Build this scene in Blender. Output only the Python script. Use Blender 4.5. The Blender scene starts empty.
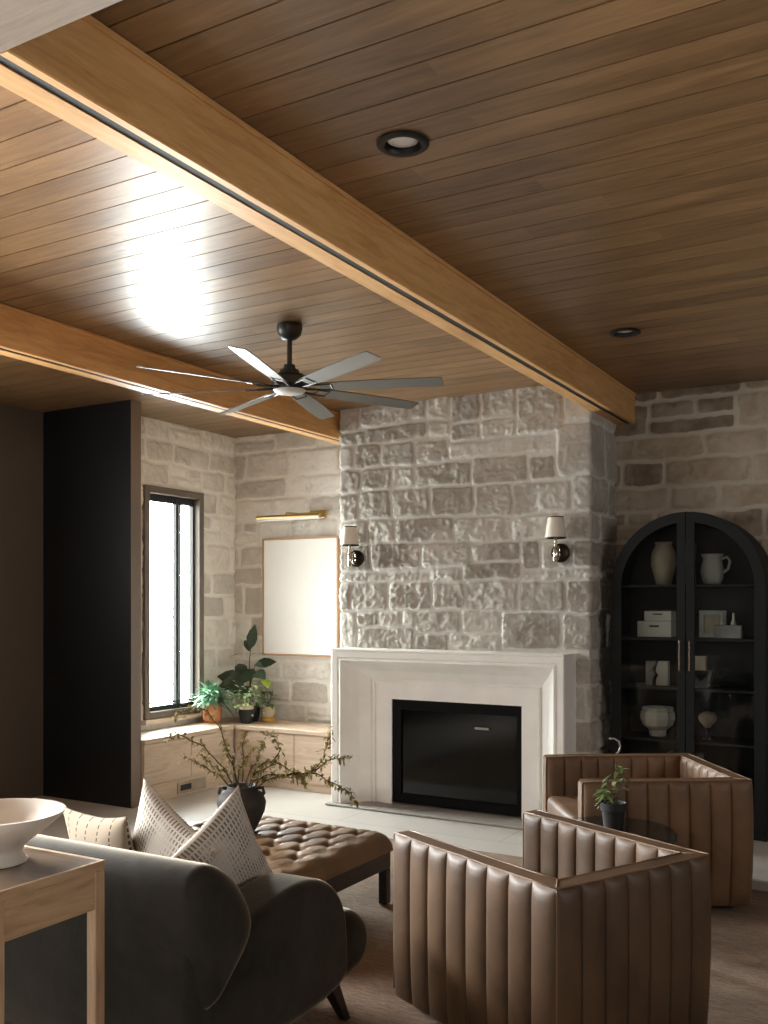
import bpy, bmesh, math, random
import numpy as np
from mathutils import Vector, Matrix

PI = math.pi
SC = bpy.context.scene
COL = SC.collection
random.seed(7)

# ------------------------------------------------------------------ helpers
def link(o, parent=None):
    COL.objects.link(o)
    if parent is not None:
        o.parent = parent
    return o

def tag(o, label=None, cat=None, group=None, kind=None):
    if label: o['label'] = label
    if cat: o['category'] = cat
    if group: o['group'] = group
    if kind: o['kind'] = kind
    return o

def thing(name, label, cat, loc=(0, 0, 0), rz=0.0, group=None):
    o = bpy.data.objects.new(name, None)
    o.empty_display_size = 0.1
    o.location = loc
    o.rotation_euler = (0, 0, rz)
    link(o)
    return tag(o, label, cat, group)

class MB:
    """collects shapes into one mesh"""
    def __init__(s):
        s.v = []; s.f = []; s.uv = None
    def add(s, vs, fs, M=None):
        n = len(s.v)
        if M is not None:
            vs = [tuple(M @ Vector(v)) for v in vs]
        s.v += [tuple(v) for v in vs]
        s.f += [tuple(i + n for i in f) for f in fs]
        return s
    def box(s, x0, x1, y0, y1, z0, z1, b=0.0, seg=2, M=None):
        bm = bmesh.new()
        bmesh.ops.create_cube(bm, size=1.0)
        for v in bm.verts:
            v.co = Vector((x0 + (v.co.x + .5) * (x1 - x0), y0 + (v.co.y + .5) * (y1 - y0), z0 + (v.co.z + .5) * (z1 - z0)))
        if b > 0:
            bmesh.ops.bevel(bm, geom=list(bm.edges), offset=b, segments=seg, profile=.5, affect='EDGES')
        s.bm(bm, M)
        return s
    def bm(s, bm, M=None):
        bm.verts.ensure_lookup_table()
        for i, v in enumerate(bm.verts): v.index = i
        s.add([v.co[:] for v in bm.verts], [[v.index for v in f.verts] for f in bm.faces], M)
        bm.free()
        return s
    def lathe(s, prof, c=(0, 0, 0), n=32, M=None, cap=True):
        vs = []; fs = []
        m = len(prof)
        for i in range(n):
            a = 2 * PI * i / n
            for r, z in prof:
                vs.append((c[0] + r * math.cos(a), c[1] + r * math.sin(a), c[2] + z))
        for i in range(n):
            j = (i + 1) % n
            for k in range(m - 1):
                fs.append((i * m + k, j * m + k, j * m + k + 1, i * m + k + 1))
        if cap:
            if prof[0][0] > 1e-5: fs.append(tuple(reversed([i * m for i in range(n)])))
            if prof[-1][0] > 1e-5: fs.append(tuple(i * m + m - 1 for i in range(n)))
        s.add(vs, fs, M)
        return s
    def tube(s, pts, r, n=8, M=None, cap=True):
        pts = [Vector(p) for p in pts]
        rs = r if isinstance(r, (list, tuple)) else [r] * len(pts)
        vs = []; fs = []
        up = None
        for i, p in enumerate(pts):
            if i == 0: d = pts[1] - p
            elif i == len(pts) - 1: d = p - pts[i - 1]
            else: d = (pts[i + 1] - p).normalized() + (p - pts[i - 1]).normalized()
            if d.length < 1e-9: d = Vector((0, 0, 1))
            d.normalize()
            if up is None:
                up = Vector((0, 0, 1)) if abs(d.z) < .9 else Vector((1, 0, 0))
            a = up - d * up.dot(d)
            if a.length < 1e-6: a = Vector((0, 1, 0)) - d * d.y
            a.normalize(); up = a
            b = d.cross(a)
            for k in range(n):
                t = 2 * PI * k / n
                vs.append(tuple(p + (a * math.cos(t) + b * math.sin(t)) * rs[i]))
        for i in range(len(pts) - 1):
            for k in range(n):
                l = (k + 1) % n
                fs.append((i * n + k, i * n + l, (i + 1) * n + l, (i + 1) * n + k))
        if cap:
            fs.append(tuple(reversed(range(n))))
            fs.append(tuple((len(pts) - 1) * n + k for k in range(n)))
        s.add(vs, fs, M)
        return s
    def prism(s, poly, axis, a0, a1, b=0.0, seg=3, M=None, ends_only=False):
        """polygon (two coords) extruded along axis 'x','y','z'"""
        def mk(p, a):
            return {'x': (a, p[0], p[1]), 'y': (p[0], a, p[1]), 'z': (p[0], p[1], a)}[axis]
        bm = bmesh.new()
        A = [bm.verts.new(mk(p, a0)) for p in poly]
        B = [bm.verts.new(mk(p, a1)) for p in poly]
        n = len(poly)
        fa = bm.faces.new(A); fb = bm.faces.new(list(reversed(B)))
        for i in range(n):
            bm.faces.new((A[i], B[i], B[(i + 1) % n], A[(i + 1) % n]))
        bmesh.ops.recalc_face_normals(bm, faces=bm.faces)
        if b > 0:
            ed = list(fa.edges) + list(fb.edges) if ends_only else list(bm.edges)
            bmesh.ops.bevel(bm, geom=ed, offset=b, segments=seg, profile=.5, affect='EDGES', clamp_overlap=True)
        s.bm(bm, M)
        return s
    def leaf(s, base, d, length, width, droop=0.3, nrm=(0, 0, 1), fold=.15):
        d = Vector(d).normalized(); up = Vector(nrm)
        w = d.cross(up)
        if w.length < 1e-4: w = Vector((1, 0, 0))
        w.normalize(); up = w.cross(d).normalized()
        base = Vector(base)
        prof = [0.08, .75, 1.0, .72, 0.03]
        vs = []
        for i, k in enumerate(prof):
            t = i / 4
            c = base + d * length * t - up * droop * length * t * t
            hw = width * .5 * k
            vs += [c - w * hw + up * fold * hw, c, c + w * hw + up * fold * hw]
        fs = []
        for i in range(4):
            a = i * 3
            fs += [(a, a + 1, a + 4, a + 3), (a + 1, a + 2, a + 5, a + 4)]
        s.add([tuple(v) for v in vs], fs)
        return s
    def build(s, name, mat, parent=None, smooth=False, uv=None, auto=None):
        me = bpy.data.meshes.new(name)
        me.from_pydata(s.v, [], s.f)
        bm = bmesh.new(); bm.from_mesh(me)
        bmesh.ops.recalc_face_normals(bm, faces=bm.faces)
        bm.to_mesh(me); bm.free()
        me.validate()
        if mat: me.materials.append(mat)
        if smooth:
            me.polygons.foreach_set('use_smooth', [True] * len(me.polygons))
            if auto is not None:
                try: me.set_sharp_from_angle(angle=auto)
                except Exception: pass
        o = bpy.data.objects.new(name, me)
        return link(o, parent)

def grid_mesh(name, P, mat, parent=None, attrs=None, keep=None, uv=None, smooth=True, flip=False):
    """P: array (ny,nx,3)"""
    ny, nx = P.shape[:2]
    me = bpy.data.meshes.new(name)
    idx = np.arange(ny * nx).reshape(ny, nx)
    q = np.stack([idx[:-1, :-1], idx[:-1, 1:], idx[1:, 1:], idx[1:, :-1]], -1)
    if flip: q = q[..., ::-1]
    q = q.reshape(-1, 4)
    if keep is not None: q = q[keep.reshape(-1)]
    V = P.reshape(-1, 3)
    me.vertices.add(len(V)); me.vertices.foreach_set('co', V.astype(np.float32).ravel())
    me.loops.add(q.size); me.loops.foreach_set('vertex_index', q.astype(np.int32).ravel())
    me.polygons.add(len(q))
    me.polygons.foreach_set('loop_start', np.arange(0, q.size, 4, dtype=np.int32))
    me.polygons.foreach_set('loop_total', np.full(len(q), 4, dtype=np.int32))
    me.update(calc_edges=True)
    me.validate()
    me.polygons.foreach_set('use_smooth', [smooth] * len(me.polygons))
    if attrs:
        for k, a in attrs.items():
            at = me.attributes.new(k, 'FLOAT', 'POINT')
            at.data.foreach_set('value', a.astype(np.float32).ravel())
    if mat: me.materials.append(mat)
    o = bpy.data.objects.new(name, me)
    return link(o, parent)

def copy_tree(o, parent=None):
    c = o.copy(); COL.objects.link(c)
    if parent is not None: c.parent = parent
    for ch in [x for x in bpy.data.objects if x.parent is o]:
        copy_tree(ch, c)
    return c

# numpy value noise
def _hash(ix, iy, seed):
    h = (ix.astype(np.int64) * 374761393 + iy.astype(np.int64) * 668265263 + seed * 982451653) & 0x7fffffff
    h = (h ^ (h >> 13)) * 1274126177 & 0x7fffffff
    h = h ^ (h >> 16)
    return (h & 0xffff) / 65535.0
def vnoise(x, y, seed=0):
    ix = np.floor(x); iy = np.floor(y); fx = x - ix; fy = y - iy
    fx = fx * fx * (3 - 2 * fx); fy = fy * fy * (3 - 2 * fy)
    a = _hash(ix, iy, seed); b = _hash(ix + 1, iy, seed); c = _hash(ix, iy + 1, seed); d = _hash(ix + 1, iy + 1, seed)
    return (a * (1 - fx) + b * fx) * (1 - fy) + (c * (1 - fx) + d * fx) * fy - .5
def fbm(x, y, seed=0, o=4):
    r = 0; a = 1.0
    for i in range(o):
        r = r + a * vnoise(x, y, seed + i * 17); x = x * 2.03 + 5.1; y = y * 2.03 + 1.7; a *= .5
    return r
def sstep(a, b, x):
    t = np.clip((x - a) / (b - a), 0, 1); return t * t * (3 - 2 * t)

# ------------------------------------------------------------------ materials
def srgb(r, g, b):
    f = lambda c: (c / 255 / 12.92) if c / 255 <= .04045 else ((c / 255 + .055) / 1.055) ** 2.4
    return (f(r), f(g), f(b), 1.0)

class NT:
    def __init__(s, name):
        s.m = bpy.data.materials.new(name); s.m.use_nodes = True
        s.t = s.m.node_tree; s.n = s.t.nodes; s.l = s.t.links
        s.b = s.n['Principled BSDF']
    def node(s, t, **k):
        n = s.n.new(t)
        for a, b in k.items(): setattr(n, a, b)
        return n
    def lk(s, a, b): s.l.new(a, b)
    def set(s, **k):
        for a, b in k.items():
            s.b.inputs[a.replace('_', ' ')].default_value = b
    def coord(s, which='Object', scale=(1, 1, 1), rot=(0, 0, 0)):
        c = s.node('ShaderNodeTexCoord'); m = s.node('ShaderNodeMapping')
        m.inputs['Scale'].default_value = scale; m.inputs['Rotation'].default_value = rot
        s.lk(c.outputs[which], m.inputs['Vector'])
        return m.outputs['Vector']
    def noise(s, vec, scale=5, detail=4, rough=.55, dist=0):
        n = s.node('ShaderNodeTexNoise')
        n.inputs['Scale'].default_value = scale; n.inputs['Detail'].default_value = detail
        n.inputs['Roughness'].default_value = rough; n.inputs['Distortion'].default_value = dist
        if vec is not None: s.lk(vec, n.inputs['Vector'])
        return n.outputs['Fac']
    def ramp(s, fac, stops):
        r = s.node('ShaderNodeValToRGB')
        e = r.color_ramp.elements
        while len(e) < len(stops): e.new(.5)
        for i, (p, c) in enumerate(stops):
            e[i].position = p; e[i].color = c
        s.lk(fac, r.inputs['Fac'])
        return r.outputs['Color']
    def mix(s, a, b, fac, mode='MIX'):
        m = s.node('ShaderNodeMix', data_type='RGBA', blend_type=mode)
        for sock, v in ((m.inputs[6], a), (m.inputs[7], b), (m.inputs[0], fac)):
            if hasattr(v, 'is_linked'): s.lk(v, sock)
            else: sock.default_value = v
        return m.outputs[2]
    def math(s, op, a, b=0.0, c=None):
        m = s.node('ShaderNodeMath', operation=op)
        for i, v in enumerate((a, b, c)):
            if v is None: continue
            if hasattr(v, 'is_linked'): s.lk(v, m.inputs[i])
            else: m.inputs[i].default_value = v
        return m.outputs[0]
    def bump(s, h, strength=.3, dist=.01):
        b = s.node('ShaderNodeBump')
        b.inputs['Strength'].default_value = strength; b.inputs['Distance'].default_value = dist
        s.lk(h, b.inputs['Height']); s.lk(b.outputs['Normal'], s.b.inputs['Normal'])
    def color(s, c):
        if hasattr(c, 'is_linked'): s.lk(c, s.b.inputs['Base Color'])
        else: s.b.inputs['Base Color'].default_value = c

def plain(name, col, rough=.5, metal=0, var=.12, scale=14, bump=.0, **kw):
    m = NT(name)
    v = m.coord()
    f = m.noise(v, scale, 3)
    d = tuple(x * (1 - var) for x in col[:3]) + (1,)
    l = tuple(min(1, x * (1 + var)) for x in col[:3]) + (1,)
    m.color(m.ramp(f, [(.3, d), (.7, l)]))
    m.set(Roughness=rough, Metallic=metal)
    for k, x in kw.items(): m.b.inputs[k.replace('_', ' ')].default_value = x
    if bump: m.bump(m.noise(v, scale * 6, 3), bump, .003)
    return m.m

def wood(name, dark, mid, light, axis='X', rough=.4, plank=None, off=0.0, grain=1.0, bumpd=.25, vary=.5, spec=.5, knots=True, blotch=0):
    """plank = (coordinate index, pitch)"""
    m = NT(name)
    sc = {'X': (1, 9, 9), 'Y': (9, 1, 9), 'Z': (9, 9, 1)}[axis]
    c = m.node('ShaderNodeTexCoord')
    vec = c.outputs['Object']
    if plank:
        sp = m.node('ShaderNodeSeparateXYZ'); m.lk(vec, sp.inputs[0])
        k = m.math('FLOOR', m.math('DIVIDE', m.math('SUBTRACT', sp.outputs[plank[0]], off), plank[1]))
        wn = m.node('ShaderNodeTexWhiteNoise', noise_dimensions='1D'); m.lk(k, wn.inputs['W'])
        # end joints along the board
        along = sp.outputs[{'X': 0, 'Y': 1, 'Z': 2}[axis]]
        seg = m.math('FLOOR', m.math('DIVIDE', m.math('ADD', along, m.math('MULTIPLY', wn.outputs['Value'], 5.0)), 2.9))
        wn2 = m.node('ShaderNodeTexWhiteNoise', noise_dimensions='2D')
        cb = m.node('ShaderNodeCombineXYZ'); m.lk(k, cb.inputs[0]); m.lk(seg, cb.inputs[1]); m.lk(cb.outputs[0], wn2.inputs['Vector'])
        rnd = wn2.outputs['Value']
        sh = m.node('ShaderNodeCombineXYZ')
        for i in range(3): m.lk(m.math('MULTIPLY', rnd, 13.0 + 7 * i), sh.inputs[i])
        va = m.node('ShaderNodeVectorMath', operation='ADD'); m.lk(vec, va.inputs[0]); m.lk(sh.outputs[0], va.inputs[1])
        vec = va.outputs[0]
    mp = m.node('ShaderNodeMapping'); mp.inputs['Scale'].default_value = sc; m.lk(vec, mp.inputs['Vector'])
    g1 = m.noise(mp.outputs[0], 2.2 * grain, 6, .62, 1.2)
    g2 = m.noise(mp.outputs[0], 11 * grain, 4, .7, .3)
    mp2 = m.node('ShaderNodeMapping'); mp2.inputs['Scale'].default_value = tuple(.25 * x ** .5 for x in sc); m.lk(vec, mp2.inputs['Vector'])
    g3 = m.noise(mp2.outputs[0], 4.5, 3, .5, .4)
    f = m.math('ADD', m.math('MULTIPLY', g1, .6), m.math('ADD', m.math('MULTIPLY', g2, .2), m.math('MULTIPLY', g3, .2)))
    if plank:
        f = m.math('ADD', f, m.math('MULTIPLY', m.math('SUBTRACT', rnd, .5), .22 * vary))
    colr = m.ramp(f, [(.33, dark), (.5, mid), (.68, light)])
    if knots:
        vo = m.node('ShaderNodeTexVoronoi'); vo.inputs['Scale'].default_value = 1.0
        mp3 = m.node('ShaderNodeMapping'); mp3.inputs['Scale'].default_value = tuple(1.6 if x == 1 else 5.5 for x in sc); m.lk(vec, mp3.inputs['Vector'])
        m.lk(mp3.outputs[0], vo.inputs['Vector'])
        kf = m.ramp(vo.outputs['Distance'], [(.03, (1, 1, 1, 1)), (.10, (0, 0, 0, 1))])
        colr = m.mix(colr, tuple(x * .45 for x in dark[:3]) + (1,), m.math('MULTIPLY', kf, .6))
    if blotch:
        bl = m.noise(mp2.outputs[0], 1.7, 3, .55, .6)
        colr = m.mix(colr, srgb(70, 52, 36), m.math('MULTIPLY', m.ramp(bl, [(.46, (0, 0, 0, 1)), (.66, (1, 1, 1, 1))]), blotch))
    m.color(colr)
    m.set(Roughness=rough)
    m.b.inputs['Specular IOR Level'].default_value = spec
    m.bump(g2, bumpd, .002)
    return m.m

def stone_mat(name, mortar, stops, darkpatch, rough=.85):
    m = NT(name)
    a = m.node('ShaderNodeAttribute', attribute_name='tint'); b = m.node('ShaderNodeAttribute', attribute_name='body')
    v = m.coord()
    n1 = m.noise(v, 7, 5, .6, .5); n2 = m.noise(v, 38, 4, .65); n3 = m.noise(v, 2.4, 3)
    f = m.math('ADD', a.outputs['Fac'], m.math('MULTIPLY', m.math('SUBTRACT', n1, .5), 1.1))
    c = m.ramp(f, stops)
    c = m.mix(c, darkpatch, m.math('MULTIPLY', m.ramp(n1, [(.58, (0, 0, 0, 1)), (.72, (1, 1, 1, 1))]), .55))
    c = m.mix(c, mortar, m.math('MULTIPLY', m.ramp(n3, [(.5, (0, 0, 0, 1)), (.66, (1, 1, 1, 1))]), .55))
    mo = m.mix(mortar, tuple(x * .82 for x in mortar[:3]) + (1,), n2)
    # the grout smears a little over the stone edges
    bf = m.math('ADD', b.outputs['Fac'], m.math('MULTIPLY', m.math('SUBTRACT', n2, .5), .5))
    c = m.mix(mo, c, m.ramp(bf, [(.35, (0, 0, 0, 1)), (.75, (1, 1, 1, 1))]))
    c = m.mix(c, (.5, .5, .5, 1), m.math('MULTIPLY', n2, .25), 'OVERLAY')
    m.color(c)
    m.set(Roughness=rough); m.b.inputs['Specular IOR Level'].default_value = .15
    h = m.math('ADD', m.math('MULTIPLY', n2, .6), m.math('MULTIPLY', n1, .5))
    m.bump(h, .7, .012)
    return m.m

M = {}
M['ceiling'] = wood('ceiling_boards', srgb(98, 73, 48), srgb(130, 99, 67), srgb(156, 122, 86), 'X', rough=.33, plank=(1, .1372), off=.0185, vary=.45, spec=.5, grain=.8, blotch=.4)
M['beam'] = wood('honey_oak_beam', srgb(186, 134, 80), srgb(216, 166, 108), srgb(232, 188, 130), 'Y', rough=.42, grain=1.1, vary=.2)
M['crossbeam'] = wood('shade_toned_oak_crossbeam', srgb(104, 88, 72), srgb(128, 110, 92), srgb(144, 126, 106), 'X', rough=.42, grain=1.1)  # beam oak with the underside's dim, cool light put into its colour
M['black_gap'] = plain('black_track', (.008, .008, .008, 1), .6)
M['stone_chim'] = stone_mat('rough_limestone', srgb(216, 213, 206), [(.0, srgb(156, 149, 140)), (.35, srgb(172, 166, 157)), (.65, srgb(180, 175, 167)), (1.0, srgb(198, 194, 186))], srgb(124, 115, 105))
M['stone_wall'] = stone_mat('smooth_limestone', srgb(236, 231, 222), [(.0, srgb(186, 179, 169)), (.4, srgb(210, 204, 194)), (.7, srgb(226, 221, 212)), (1.0, srgb(236, 232, 224))], srgb(176, 167, 156))
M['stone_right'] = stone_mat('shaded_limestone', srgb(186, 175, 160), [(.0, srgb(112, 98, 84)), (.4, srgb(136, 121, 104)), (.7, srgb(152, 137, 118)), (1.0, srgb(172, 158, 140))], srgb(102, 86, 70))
M['cast'] = plain('cast_stone', srgb(246, 244, 240), .6, var=.04, scale=5, bump=.12)
M['hearth'] = plain('hearth_stone', srgb(150, 146, 140), .6, var=.08)
M['black_metal'] = plain('black_metal', (.003, .003, .003, 1), .7, Specular_IOR_Level=.15)
M['firebox_glass'] = plain('firebox_glass', (.003, .004, .004, 1), .1, 0, var=.1, Specular_IOR_Level=.25)
M['black_panel'] = plain('black_panel_paint', srgb(17, 20, 22), .36, 0, var=.06, scale=3)
M['taupe'] = plain('taupe_plaster', srgb(80, 71, 63), .75, var=.06, scale=4)
M['jamb'] = plain('bronze_taupe_jamb', srgb(112, 98, 86), .55, var=.05, scale=4)
M['winframe'] = plain('taupe_window_frame', srgb(104, 94, 82), .5, var=.05)
M['sash'] = plain('dark_window_sash', srgb(38, 38, 38), .45, .2)
M['sill'] = wood('pale_sill', srgb(176, 160, 138), srgb(200, 186, 166), srgb(216, 204, 186), 'Y', rough=.5, knots=False)
M['bench_y'] = wood('pale_oak_bench_left', srgb(168, 144, 122), srgb(190, 168, 146), srgb(206, 186, 164), 'Y', rough=.5, knots=False)
M['bench_x'] = wood('pale_oak_bench_back', srgb(168, 144, 122), srgb(190, 168, 146), srgb(206, 186, 164), 'X', rough=.5, knots=False)
M['console'] = wood('natural_oak_console', srgb(146, 116, 88), srgb(178, 146, 114), srgb(194, 164, 132), 'Y', rough=.45, grain=1.6)
M['console_z'] = wood('natural_oak_console_leg', srgb(146, 116, 88), srgb(178, 146, 114), srgb(194, 164, 132), 'Z', rough=.45, grain=1.6)
M['console_top'] = wood('oak_console_top', srgb(84, 68, 54), srgb(108, 90, 73), srgb(124, 106, 88), 'X', rough=.28, grain=1.2)
M['dark_wood'] = wood('espresso_wood', srgb(28, 20, 16), srgb(40, 30, 24), srgb(52, 40, 32), 'X', rough=.4, knots=False)
M['glossblack'] = plain('glossy_black_lacquer', (.012, .011, .010, 1), .12)
M['white_gloss'] = plain('white_glazed_ceramic', srgb(222, 214, 204), .3, var=.05, scale=6, bump=.06)
M['white_matte'] = plain('white_matte', srgb(206, 198, 186), .8, var=.04)
M['canvas'] = plain('white_canvas', srgb(244, 241, 236), .8, var=.01, bump=.05)
M['lightwood'] = plain('light_frame_wood', srgb(190, 146, 110), .5, var=.1)
M['brass'] = plain('aged_brass', srgb(190, 160, 104), .3, .9, var=.05)
M['nickel'] = plain('polished_nickel', srgb(206, 196, 180), .15, 1.0, var=.03)
M['bronze'] = plain('dark_bronze', srgb(44, 34, 26), .3, .8)
M['shade'] = plain('linen_shade', srgb(226, 218, 204), .85, var=.03)
M['fan_dark'] = plain('fan_black_motor', (.022, .022, .021, 1), .42, .4)
M['fan_blade'] = plain('fan_blade_pewter', srgb(104, 101, 96), .4, .3, var=.04)
M['fan_cap'] = plain('fan_cap_pale', srgb(190, 184, 176), .5, .0)
M['cab_black'] = plain('cabinet_black', (.0035, .0055, .006, 1), .55, 0, var=.05, scale=5, Specular_IOR_Level=.3)
M['cab_in'] = plain('cabinet_interior', srgb(12, 14, 14), .7, 0, var=.05)
M['pottery_dark'] = plain('charcoal_pottery', srgb(52, 48, 45), .65, var=.2, scale=20, bump=.3)
M['pottery_black'] = plain('black_planter', (.015, .015, .016, 1), .55)
M['terracotta'] = plain('terracotta', srgb(206, 140, 96), .8, var=.1, bump=.2)
M['amber'] = plain('amber_glaze', srgb(198, 150, 72), .25, var=.1)
M['beige_clay'] = plain('beige_clay', srgb(190, 176, 150), .7)
M['soil'] = plain('potting_soil', srgb(40, 30, 22), .95, var=.3, scale=60, bump=.5)
M['twig'] = plain('brown_twig', srgb(82, 64, 42), .8)
M['bud'] = plain('olive_buds', srgb(150, 138, 84), .7, var=.35, scale=40)
M['fern'] = plain('blue_green_foliage', srgb(128, 172, 140), .55, var=.25, scale=30)
M['dkleaf'] = plain('deep_green_leaf', srgb(34, 48, 30), .35, var=.25, scale=30)
M['varleaf'] = plain('pale_variegated_leaf', srgb(150, 170, 118), .5, var=.4, scale=60)
M['yelleaf'] = plain('lime_leaf', srgb(166, 190, 62), .45, var=.2, scale=30)
M['midleaf'] = plain('mid_green_leaf', srgb(92, 112, 60), .45, var=.35, scale=60)
M['silver'] = plain('brushed_silver', srgb(180, 180, 176), .3, .9)
M['vent'] = plain('taupe_vent', srgb(150, 134, 112), .5)
M['felt'] = plain('chair_underside', (.01, .01, .01, 1), .9)
M['thread'] = plain('tan_piping', srgb(122, 96, 72), .5)
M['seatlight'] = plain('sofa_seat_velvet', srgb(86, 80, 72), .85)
M['lens'] = plain('frosted_lens', srgb(240, 238, 234), .5, var=.02)
M['picturemat'] = plain('pale_print_mat', srgb(170, 166, 156), .7)
M['greystone'] = plain('grey_marble', srgb(150, 146, 140), .5, var=.25, scale=12)
M['tan_pot'] = plain('tan_stoneware', srgb(168, 148, 124), .7, var=.15, scale=10)

def leather(name, d, l, rough=.36):
    m = NT(name)
    v = m.coord()
    n = m.noise(v, 3.2, 5, .6, .4); n2 = m.noise(v, 60, 3, .6)
    m.color(m.ramp(n, [(.32, d), (.68, l)]))
    m.b.inputs['Roughness'].default_value = rough
    m.lk(m.math('ADD', m.math('MULTIPLY', n, .22), rough - .08), m.b.inputs['Roughness'])
    h = m.math('ADD', m.math('MULTIPLY', n2, .3), m.math('MULTIPLY', m.noise(v, 14, 4, .6, 1.0), 1.0))
    m.bump(h, .22, .006)
    return m.m
M['leather'] = leather('brown_leather', srgb(60, 42, 26), srgb(94, 69, 45), .48)
M['leather2'] = leather('tan_brown_leather', srgb(86, 62, 42), srgb(122, 92, 66), .48)
M['otto'] = leather('ottoman_leather', srgb(98, 76, 52), srgb(130, 102, 72), .50)

def velvet():
    m = NT('charcoal_velvet')
    v = m.coord()
    n = m.noise(v, 3.0, 5, .65, .8); n2 = m.noise(v, 9, 4, .6, .5)
    m.color(m.ramp(m.math('ADD', m.math('MULTIPLY', n, .6), m.math('MULTIPLY', n2, .4)), [(.38, srgb(27, 26, 23)), (.66, srgb(46, 43, 38))]))
    m.set(Roughness=.8)
    m.b.inputs['Sheen Weight'].default_value = 1.0
    m.b.inputs['Sheen Roughness'].default_value = .35
    m.b.inputs['Sheen Tint'].default_value = srgb(200, 190, 172)
    m.b.inputs['Specular IOR Level'].default_value = .2
    m.bump(n2, .25, .01)
    return m.m
M['velvet'] = velvet()

def floor_mat():
    m = NT('pale_limestone_floor')
    v = m.coord()
    br = m.node('ShaderNodeTexBrick'); br.offset = 0.5
    br.inputs['Scale'].default_value = 1.0
    br.inputs['Brick Width'].default_value = 1.2; br.inputs['Row Height'].default_value = .8
    br.inputs['Mortar Size'].default_value = .004
    br.inputs['Color1'].default_value = srgb(196, 191, 184); br.inputs['Color2'].default_value = srgb(188, 183, 176)
    br.inputs['Mortar'].default_value = srgb(150, 145, 138)
    m.lk(v, br.inputs['Vector'])
    n = m.noise(v, 2.5, 5, .6, .6)
    c = m.mix(br.outputs['Color'], srgb(160, 155, 148), m.math('MULTIPLY', n, .35))
    m.color(c); m.set(Roughness=.38)
    return m.m
M['floor'] = floor_mat()

def rug_mat():
    m = NT('brown_woven_rug')
    v = m.coord()
    n = m.noise(v, 1.6, 5, .6, .8); n2 = m.noise(v, 70, 3, .7)
    mp = m.node('ShaderNodeMapping'); mp.inputs['Scale'].default_value = (6, 60, 6); mp.inputs['Rotation'].default_value = (0, 0, .0)
    m.lk(v, mp.inputs['Vector'])
    n3 = m.noise(mp.outputs[0], 2.2, 3, .6, 1.2)
    f = m.math('ADD', m.math('MULTIPLY', n, .45), m.math('ADD', m.math('MULTIPLY', n3, .4), m.math('MULTIPLY', n2, .15)))
    c = m.ramp(f, [(.36, srgb(98, 80, 66)), (.5, srgb(136, 114, 96)), (.66, srgb(176, 156, 136))])
    m.color(c); m.set(Roughness=.95)
    m.bump(m.math('ADD', n2, n3), .6, .01)
    return m.m
M['rug'] = rug_mat()

def pillow_mat():
    m = NT('cream_brown_woven_pillow')
    u = m.coord('UV')
    sp = m.node('ShaderNodeSeparateXYZ'); m.lk(u, sp.inputs[0])
    wob = m.math('MULTIPLY', m.math('SUBTRACT', m.noise(u, 3, 3), .5), .35)
    def cells(o, k, duty):
        fr = m.math('FRACT', m.math('MULTIPLY', m.math('ADD', o, m.math('MULTIPLY', wob, .03)), k))
        return m.math('LESS_THAN', m.math('ABSOLUTE', m.math('SUBTRACT', fr, .5)), duty)
    a = cells(sp.outputs[0], 34, .22); b = cells(sp.outputs[1], 24, .36)
    patch = m.ramp(m.noise(u, 5, 4), [(.40, (.12, .12, .12, 1)), (.56, (1, 1, 1, 1))])
    f = m.math('MULTIPLY', m.math('MULTIPLY', a, b), patch)
    c = m.mix(srgb(200, 193, 184), srgb(88, 76, 66), m.math('MULTIPLY', f, .85))
    m.color(c); m.set(Roughness=.95)
    m.bump(f, -.4, .004)
    return m.m
M['pillow'] = pillow_mat()

def lumbar_mat():
    m = NT('cream_dashed_stripe_pillow')
    u = m.coord('UV')
    sp = m.node('ShaderNodeSeparateXYZ'); m.lk(u, sp.inputs[0])
    fr = m.math('FRACT', m.math('MULTIPLY', sp.outputs[0], 5.0))
    line = m.math('LESS_THAN', m.math('ABSOLUTE', m.math('SUBTRACT', fr, .5)), .045)
    dash = m.math('LESS_THAN', m.math('FRACT', m.math('MULTIPLY', sp.outputs[1], 22.0)), .6)
    c = m.mix(srgb(156, 140, 120), srgb(56, 42, 34), m.math('MULTIPLY', line, dash))
    m.color(c); m.set(Roughness=.95)
    m.bump(m.noise(u, 90, 2), .2, .003)
    return m.m
M['lumbar'] = lumbar_mat()

def glass_mat():
    m = NT('clear_glass')
    out = m.n['Material Output']
    tr = m.node('ShaderNodeBsdfTransparent'); tr.inputs[0].default_value = (.86, .89, .89, 1)
    gl = m.node('ShaderNodeBsdfGlossy'); gl.inputs['Roughness'].default_value = .03
    fr = m.node('ShaderNodeFresnel'); fr.inputs['IOR'].default_value = 1.45
    mx = m.node('ShaderNodeMixShader')
    ge = m.node('ShaderNodeNewGeometry'); m.lk(m.math('MULTIPLY', fr.outputs[0], m.math('SUBTRACT', 1.0, ge.outputs['Backfacing'])), mx.inputs[0]); m.lk(tr.outputs[0], mx.inputs[1]); m.lk(gl.outputs[0], mx.inputs[2])
    m.lk(mx.outputs[0], out.inputs['Surface'])
    return m.m
M['glass'] = glass_mat()

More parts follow.
